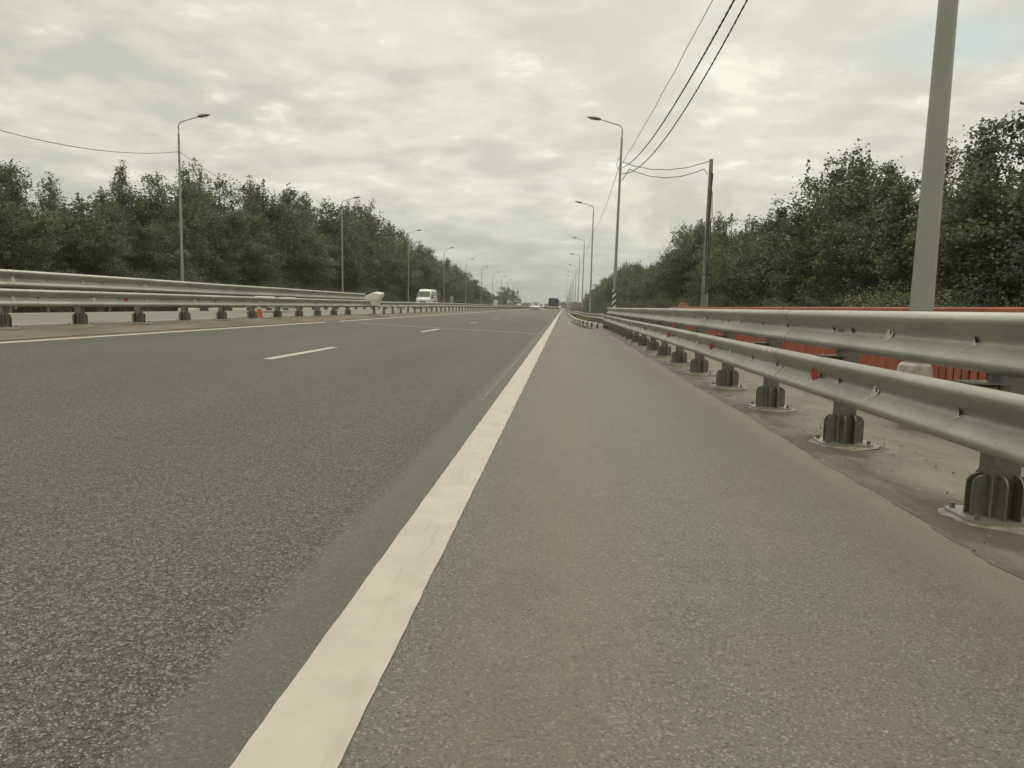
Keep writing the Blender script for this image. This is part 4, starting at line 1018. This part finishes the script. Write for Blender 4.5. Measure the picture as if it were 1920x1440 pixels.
def tree_mesh(kind, seed, nleaf=1.0):
    rs = np.random.RandomState(seed); r = random.Random(seed)
    H = 10.0; cen = []; tb = MB(); bark = M['birch'] if kind == 'birch' else M['bark']
    lean = (r.uniform(-.3, .3), r.uniform(-.3, .3))
    P = dict(leafy=(2.5, 46, .06, .105, 62, .32), round=(3.1, 44, .05, .105, 66, .34), birch=(2.0, 40, .22, .085, 50, .25), poplar=(1.7, 48, .04, .10, 56, .25), bush=(3.6, 40, .0, .070, 105, .36), spruce=(1.7, 60, .04, .12, 30, .2))[kind]
    R, nl, hb, ls, per, sig = P
    if kind == 'bush': H = 5.0
    tops = [(0, 0, H)]
    if kind in ('leafy', 'round', 'bush'):
        tops += [(r.uniform(-.5, .5)*R, r.uniform(-.5, .5)*R, H*r.uniform(.74, .97)) for _ in range(4 if kind != 'bush' else 6)]
    stems = []
    for tx, ty, tz in tops:
        f0 = .0 if (tx == 0) else r.uniform(.10, .35)
        pts = []; 
        for i in range(7):
            t = f0+(1-f0)*i/6; q = ((t-f0)/(1-f0+1e-6))**.8
            pts.append(Vector((tx*q+lean[0]*t+.10*math.sin(3*t*PI+seed), ty*q+lean[1]*t+.10*math.cos(2.4*t*PI), -.5+(tz+.4)*t if tx == 0 else tz*t)))
        rr = [.16*H/10*(1-i/6)**.8+.012 for i in range(7)]
        if f0: rr = [x*.5 for x in rr]
        tb.tube(pts, rr, bark, 6); stems.append((pts, f0))
    ga = r.uniform(0, 6)
    for j in range(nl):
        pts, f0 = stems[j % len(stems)] if len(stems) > 1 else stems[0]
        t = hb+(1-hb)*((j+.5)/nl)**.9; t = min(.99, t)
        k = t*6; i0 = min(5, int(k)); base = pts[i0].lerp(pts[i0+1], k-i0)
        ga += 2.4+r.uniform(-.5, .5); tt = (t-hb)/(1-hb)
        if kind in ('leafy', 'round', 'bush'): prof = (math.sin(PI*min(1, tt*.82+.20))**.7)*.78+.10
        elif kind == 'poplar': prof = math.sin(PI*min(1, tt*.85+.13))**.7+.08
        elif kind == 'spruce': prof = (1-tt)*.95+.05
        else: prof = math.sin(PI*min(1, tt*.80+.16))**.6*.85+.15
        ln = R*prof*r.uniform(.62, 1.28); el = {'birch': .75, 'poplar': .95, 'spruce': -.1}.get(kind, .45)+r.uniform(-.25, .3)+tt*.25
        d = Vector((math.cos(ga)*math.cos(el), math.sin(ga)*math.cos(el), math.sin(el))); tip = base+d*ln
        mid = base+d*ln*.5+Vector((0, 0, .08*ln))
        if kind == 'birch': tip.z -= .25*ln
        tb.tube([base, mid, tip], [.030*(1-t*.6)*H/10*1.3, .018, .006], bark, 4, cap=False)
        nc = max(3, int(ln*3.2))
        for c in range(nc):
            u = .28+.80*(c+.5)/nc; pc = base.lerp(tip, u)+Vector((r.gauss(0, .16*R*.5), r.gauss(0, .16*R*.5), r.gauss(0, .2)))
            q = int(per*nleaf*r.uniform(.5, 1.3)); sg = sig*r.uniform(.55, 1.15)
            g = rs.normal(size=(q, 3))*np.array([sg, sg, sg*.62])
            if kind == 'birch':
                g[:, :2] *= .5; g[:, 2] = -rs.uniform(0, 1.1, q)*r.uniform(.5, 1.2)+.15; g[:, 0] += .12*rs.normal(); g[:, 1] += .12*rs.normal()
            cen.append(g+np.array(pc))
    # leader shoots give a ragged top
    for tx, ty, tz in tops+[(r.uniform(-.6, .6)*R, r.uniform(-.6, .6)*R, H*r.uniform(.70, .93)) for _ in range(10)]:
        q = int(34*nleaf); u = rs.uniform(0, 1, q); L_ = H*r.uniform(.05, .11)
        g = np.stack([tx+lean[0]+rs.normal(size=q)*.10*(1.3-u), ty+lean[1]+rs.normal(size=q)*.10*(1.3-u), tz-L_*.8+u*L_*1.6], 1); cen.append(g)
    cen = np.concatenate(cen)
    cen = cen[cen[:, 2] > .05]
    mat = {'leafy': M['leafA'], 'round': M['leafC'], 'birch': M['leafB'], 'poplar': M['leafG'], 'bush': M['leafA'], 'spruce': M['leafC']}[kind]
    if kind == 'bush' and seed % 2: mat = M['leafC']
    lm = leaves_mesh('crown', cen, ls/max(.5, nleaf**.5), mat, rs, stretch=1.45, droop=1.2 if kind == 'birch' else 0, axis=H*.45)
    root = empty('tree' if kind != 'bush' else 'bush'); 
    tb.build('trunk', root); link('crown', lm, root)
    root['H'] = H; return root
PROTO = {}
def proto(kind, seed, nl):
    k = (kind, seed, nl)
    if k not in PROTO: PROTO[k] = [tree_mesh(kind, seed, nl), False]
    return PROTO[k]
def place(kind, seed, x, y, zb, ztop, label, group, nl=1.0, wide=1.0, cat=None):
    pr = proto(kind, seed, nl)
    if pr[1]: o = copy_tree(pr[0])
    else: o = pr[0]; pr[1] = True
    s = (ztop-zb)/(5.0 if kind == 'bush' else 10.0)*.97; ws = s*wide if s > .45 else .45*wide
    o.location = (x, y, zb); o.scale = (ws, ws, s); o.rotation_euler = (0, 0, rnd.uniform(0, 6.28))
    tag(o, label, cat or ('bush' if kind == 'bush' else 'tree'), group)
    return o
def interp(tab, y):
    if y <= tab[0][0]: return tab[0][1]
    for (a, ha), (b, hb) in zip(tab, tab[1:]):
        if a <= y <= b: return ha+(hb-ha)*(y-a)/(b-a)
    return tab[-1][1]
LT = [(41, 9.0), (43, 9.1), (45.5, 8.6), (47.6, 8.3), (50.4, 8.9), (53.7, 10.8), (56.5, 10.7), (61.5, 12.0), (66, 12.8), (71.6, 13.0), (76.7, 14.3), (82, 13.5), (89, 13.5), (97, 15.4), (106, 15.2), (118, 17.6), (132, 16.1), (150, 14.8), (167, 13.9), (197, 13.2), (239, 12.4), (286, 8.0), (330, 6.0)]
RT = [(26, 7.5), (29, 7.7), (34, 8.4), (37, 8.7), (40.6, 10.2), (43, 9.2), (45, 8.4), (49, 7.8), (56, 8.2), (62.5, 8.2), (76, 10.5), (92, 11.1), (107, 8.6), (129, 8.3), (172, 11.5), (226, 11.2), (287, 10.8), (393, 10)]
KL = {'leafy': 'broad leafy green tree', 'round': 'dark round-crowned tree', 'birch': 'pale drooping birch', 'poplar': 'upright bright green tree', 'spruce': 'dark pointed conifer', 'bush': 'low leafy bush'}
rv = random.Random(11)
def belt(side, tab, X, y0, y1):
    y = y0; i = 0; where = 'in the left tree belt' if side < 0 else 'in the right tree belt'
    while y < y1:
        far = y > 95; nl = .55 if far else 1.0
        h = interp(tab, y)
        kinds = ['leafy', 'birch', 'round', 'leafy', 'birch'] if side < 0 else ['poplar', 'leafy', 'round', 'poplar', 'birch']
        if side > 0 and y > 52: kinds = ['leafy', 'birch', 'round', 'birch', 'leafy']
        kind = kinds[i % 5]; x = X+rv.uniform(-1, 1)
        ratio = x/X
        zb = -1.2 if side < 0 else -1.9
        place(kind, (i*3 % 2)+1, x, y, zb, h*ratio*(rv.uniform(.90, 1.04) if side > 0 else rv.uniform(.95, 1.02)) if i % 3 else h*ratio*(1 if side > 0 else .98), '%s %s' % (KL[kind], where), 'trees %s' % where, nl, wide=rv.uniform(.9, 1.15))
        # lower fill in front
        kind2 = ['round', 'leafy', 'leafy', 'poplar' if side > 0 else 'round'][i % 4]
        x2 = X*(.90 if side < 0 else .86)+rv.uniform(-.8, .8)
        place(kind2, 1+(i % 2), x2, y+rv.uniform(1, 2.5), zb, h*rv.uniform(.58, .80), '%s %s' % (KL[kind2], where), 'trees %s' % where, nl, wide=1.2)
        step = 2.6+y*.022+rv.uniform(-.5, .5); y += step; i += 1
belt(-1, LT, -33, 33, 340)
belt(1, RT, 15, 17, 395)
def bushes(X, y0, y1, hs, where, st):
    y = y0; i = 0
    while y < y1:
        place('bush', 1+(i % 3), X+rv.uniform(-.9, .9), y, -1.3 if X < 0 else -2.0, rv.uniform(*hs), '%s at the foot of the trees %s' % (KL['bush'], where), 'bushes %s' % where, 1.0 if y < 95 else .55, wide=rv.uniform(.9, 1.3)); y += st+y*.03; i += 1
bushes(-27.6, 26, 330, (1.2, 2.8), 'on the left', 2.6)
bushes(10.9, 11, 380, (.5, 1.7), 'on the right', 2.2)
# extra depth so no sky shows through the belts low down
def fill(X, y0, y1, tab, where, zb, st):
    y = y0; i = 0
    while y < y1:
        place('round', 1+(i % 2), X*(1.0), y, zb, interp(tab, y)*.80, '%s %s' % (KL['round'], where), 'trees %s' % where, .55, wide=1.5); y += st+y*.03; i += 1
fill(-37.5, 36, 260, LT, 'in the left tree belt', -1.2, 5)
fill(19.5, 20, 260, RT, 'in the right tree belt', -1.9, 5)
# lone group of conifers at the far left end of the belt
for (px, y, h) in ((-34.5, 400, 9.0), (-31.5, 395, 11.5), (-28.5, 405, 10.0), (-37, 410, 7)):
    place('round', 1, px, y, -1, h, 'dark tree in the small far group left of the truck', 'trees in the far group', .55, wide=1.3)
# far wood closing the view: reads as one mass
def far_wood():
    rs = np.random.RandomState(5); cen = []
    for k in range(900):
        x = rs.uniform(-260, 120); y = rs.uniform(640, 760); top = 3.2+1.6*math.sin(x*.05)+1.2*math.sin(x*.17+1)+rs.uniform(-.8, 1.2)+(4.5 if x > 25 else 0)+(2 if x < -60 else 0)
        q = 26; cen.append(np.stack([x+rs.normal(size=q)*2.6, y+rs.normal(size=q)*2.5, rs.uniform(-2, max(top, 1.5), q)], 1))
    me = leaves_mesh('far_wood', np.concatenate(cen), 1.9, M['leafC'], rs); tag(link('far_wood', me), 'low dark wood on the horizon where the road vanishes', 'wood', kind='stuff')
far_wood()
# rough grass by the rail end and beyond the kerb
def grass():
    rs = np.random.RandomState(8); n = 26000; x = []; y = []
    yy = 35.6+(rs.uniform(0, 1, n)**1.7)*90; k0 = np.array([kx(v) for v in yy]); xx = k0+.2+rs.uniform(0, 1, n)*(8.5-k0)
    zz = np.interp(xx, [0, 1.2, 2.6, 3.9, 6, 9.5], [.10, .12, .0, -.27, -.92, -1.27]); h = rs.uniform(.10, .38, n)*np.where(xx > 2.6, 1.5, .8)
    a = rs.uniform(0, 6.28, n); w = .012+.01*rs.uniform(0, 1, n); lx, ly = rs.normal(size=n)*.35*h, rs.normal(size=n)*.35*h
    v = np.empty((n, 4, 3)); c, s = np.cos(a)*w, np.sin(a)*w
    v[:, 0] = np.stack([xx-c, yy-s, zz-.03], 1); v[:, 1] = np.stack([xx+c, yy+s, zz-.03], 1)
    v[:, 2] = np.stack([xx+lx+c*.2, yy+ly+s*.2, zz+h], 1); v[:, 3] = np.stack([xx+lx-c*.2, yy+ly-s*.2, zz+h], 1)
    me = bpy.data.meshes.new('grass'); me.vertices.add(4*n); me.vertices.foreach_set('co', v.reshape(-1).astype('f'))
    me.loops.add(4*n); me.loops.foreach_set('vertex_index', np.arange(4*n, dtype='i')); me.polygons.add(n)
    me.polygons.foreach_set('loop_start', np.arange(0, 4*n, 4, dtype='i')); me.polygons.foreach_set('loop_total', np.full(n, 4, dtype='i'))
    me.update(); me.materials.append(M['grass']); tag(link('grass', me), 'rough green grass on the verge beyond the right kerb', 'grass', kind='stuff')
grass()
# small stones, paint chips and leaf scraps on the deck
def debris():
    rs = random.Random(12); m_ = MB()
    for k in range(900):
        if k < 840: x = rs.uniform(1.74, 2.6)+rs.uniform(0, .6)*rs.random(); y = rs.uniform(2.0, 16)
        elif k < 250: x = rs.uniform(-.3, 1.8); y = rs.uniform(1.2, 9)
        else: x = rs.uniform(-9.3, -8.5); y = rs.uniform(9, 40)
        z = zr(x)+(.016 if x > 1.85 else .0) if x > -8.4 else med_z(x, y)
        s_ = rs.uniform(.003, .009)*(1.5 if x < -8 else (1 if x > 1.7 else .5)); c = [(s_*math.cos(a)*rs.uniform(.6, 1.3), s_*math.sin(a)*rs.uniform(.6, 1.3)) for a in (0, 1.2, 2.4, 3.6, 4.9)]
        vs = [(x+a, y+b_, z) for a, b_ in c]+[(x+a*.5, y+b_*.5, z+s_*rs.uniform(.5, 1)) for a, b_ in c]
        m_.add(vs, [(5, 6, 7, 8, 9)]+[(i, (i+1) % 5, 5+(i+1) % 5, 5+i) for i in range(5)], rs.choice([M['mortar'], M['black'], M['conc'], M['conc']]))
    tag(m_.build('loose_grit'), 'loose grit and small stones along the foot of the crash barriers', 'grit', kind='stuff')
debris()
for o in list(bpy.data.objects):
    if 'H' in o.keys(): del o['H']

def haze():
    m, nt, b = new_mat('haze'); N = nt.nodes; N.remove(b); v = N.new('ShaderNodeVolumePrincipled')
    v.inputs['Color'].default_value = (.93, .94, .90, 1); v.inputs['Density'].default_value = .00048; v.inputs['Anisotropy'].default_value = 0.2
    nt.links.new(v.outputs[0], N['Material Output'].inputs['Volume'])
    mb = MB(); mb.box((0, 1220, 11), (5200, 2640, 32), m); tag(mb.build('haze'), 'thin pale haze in the air over the whole road', 'haze', kind='stuff')
haze()
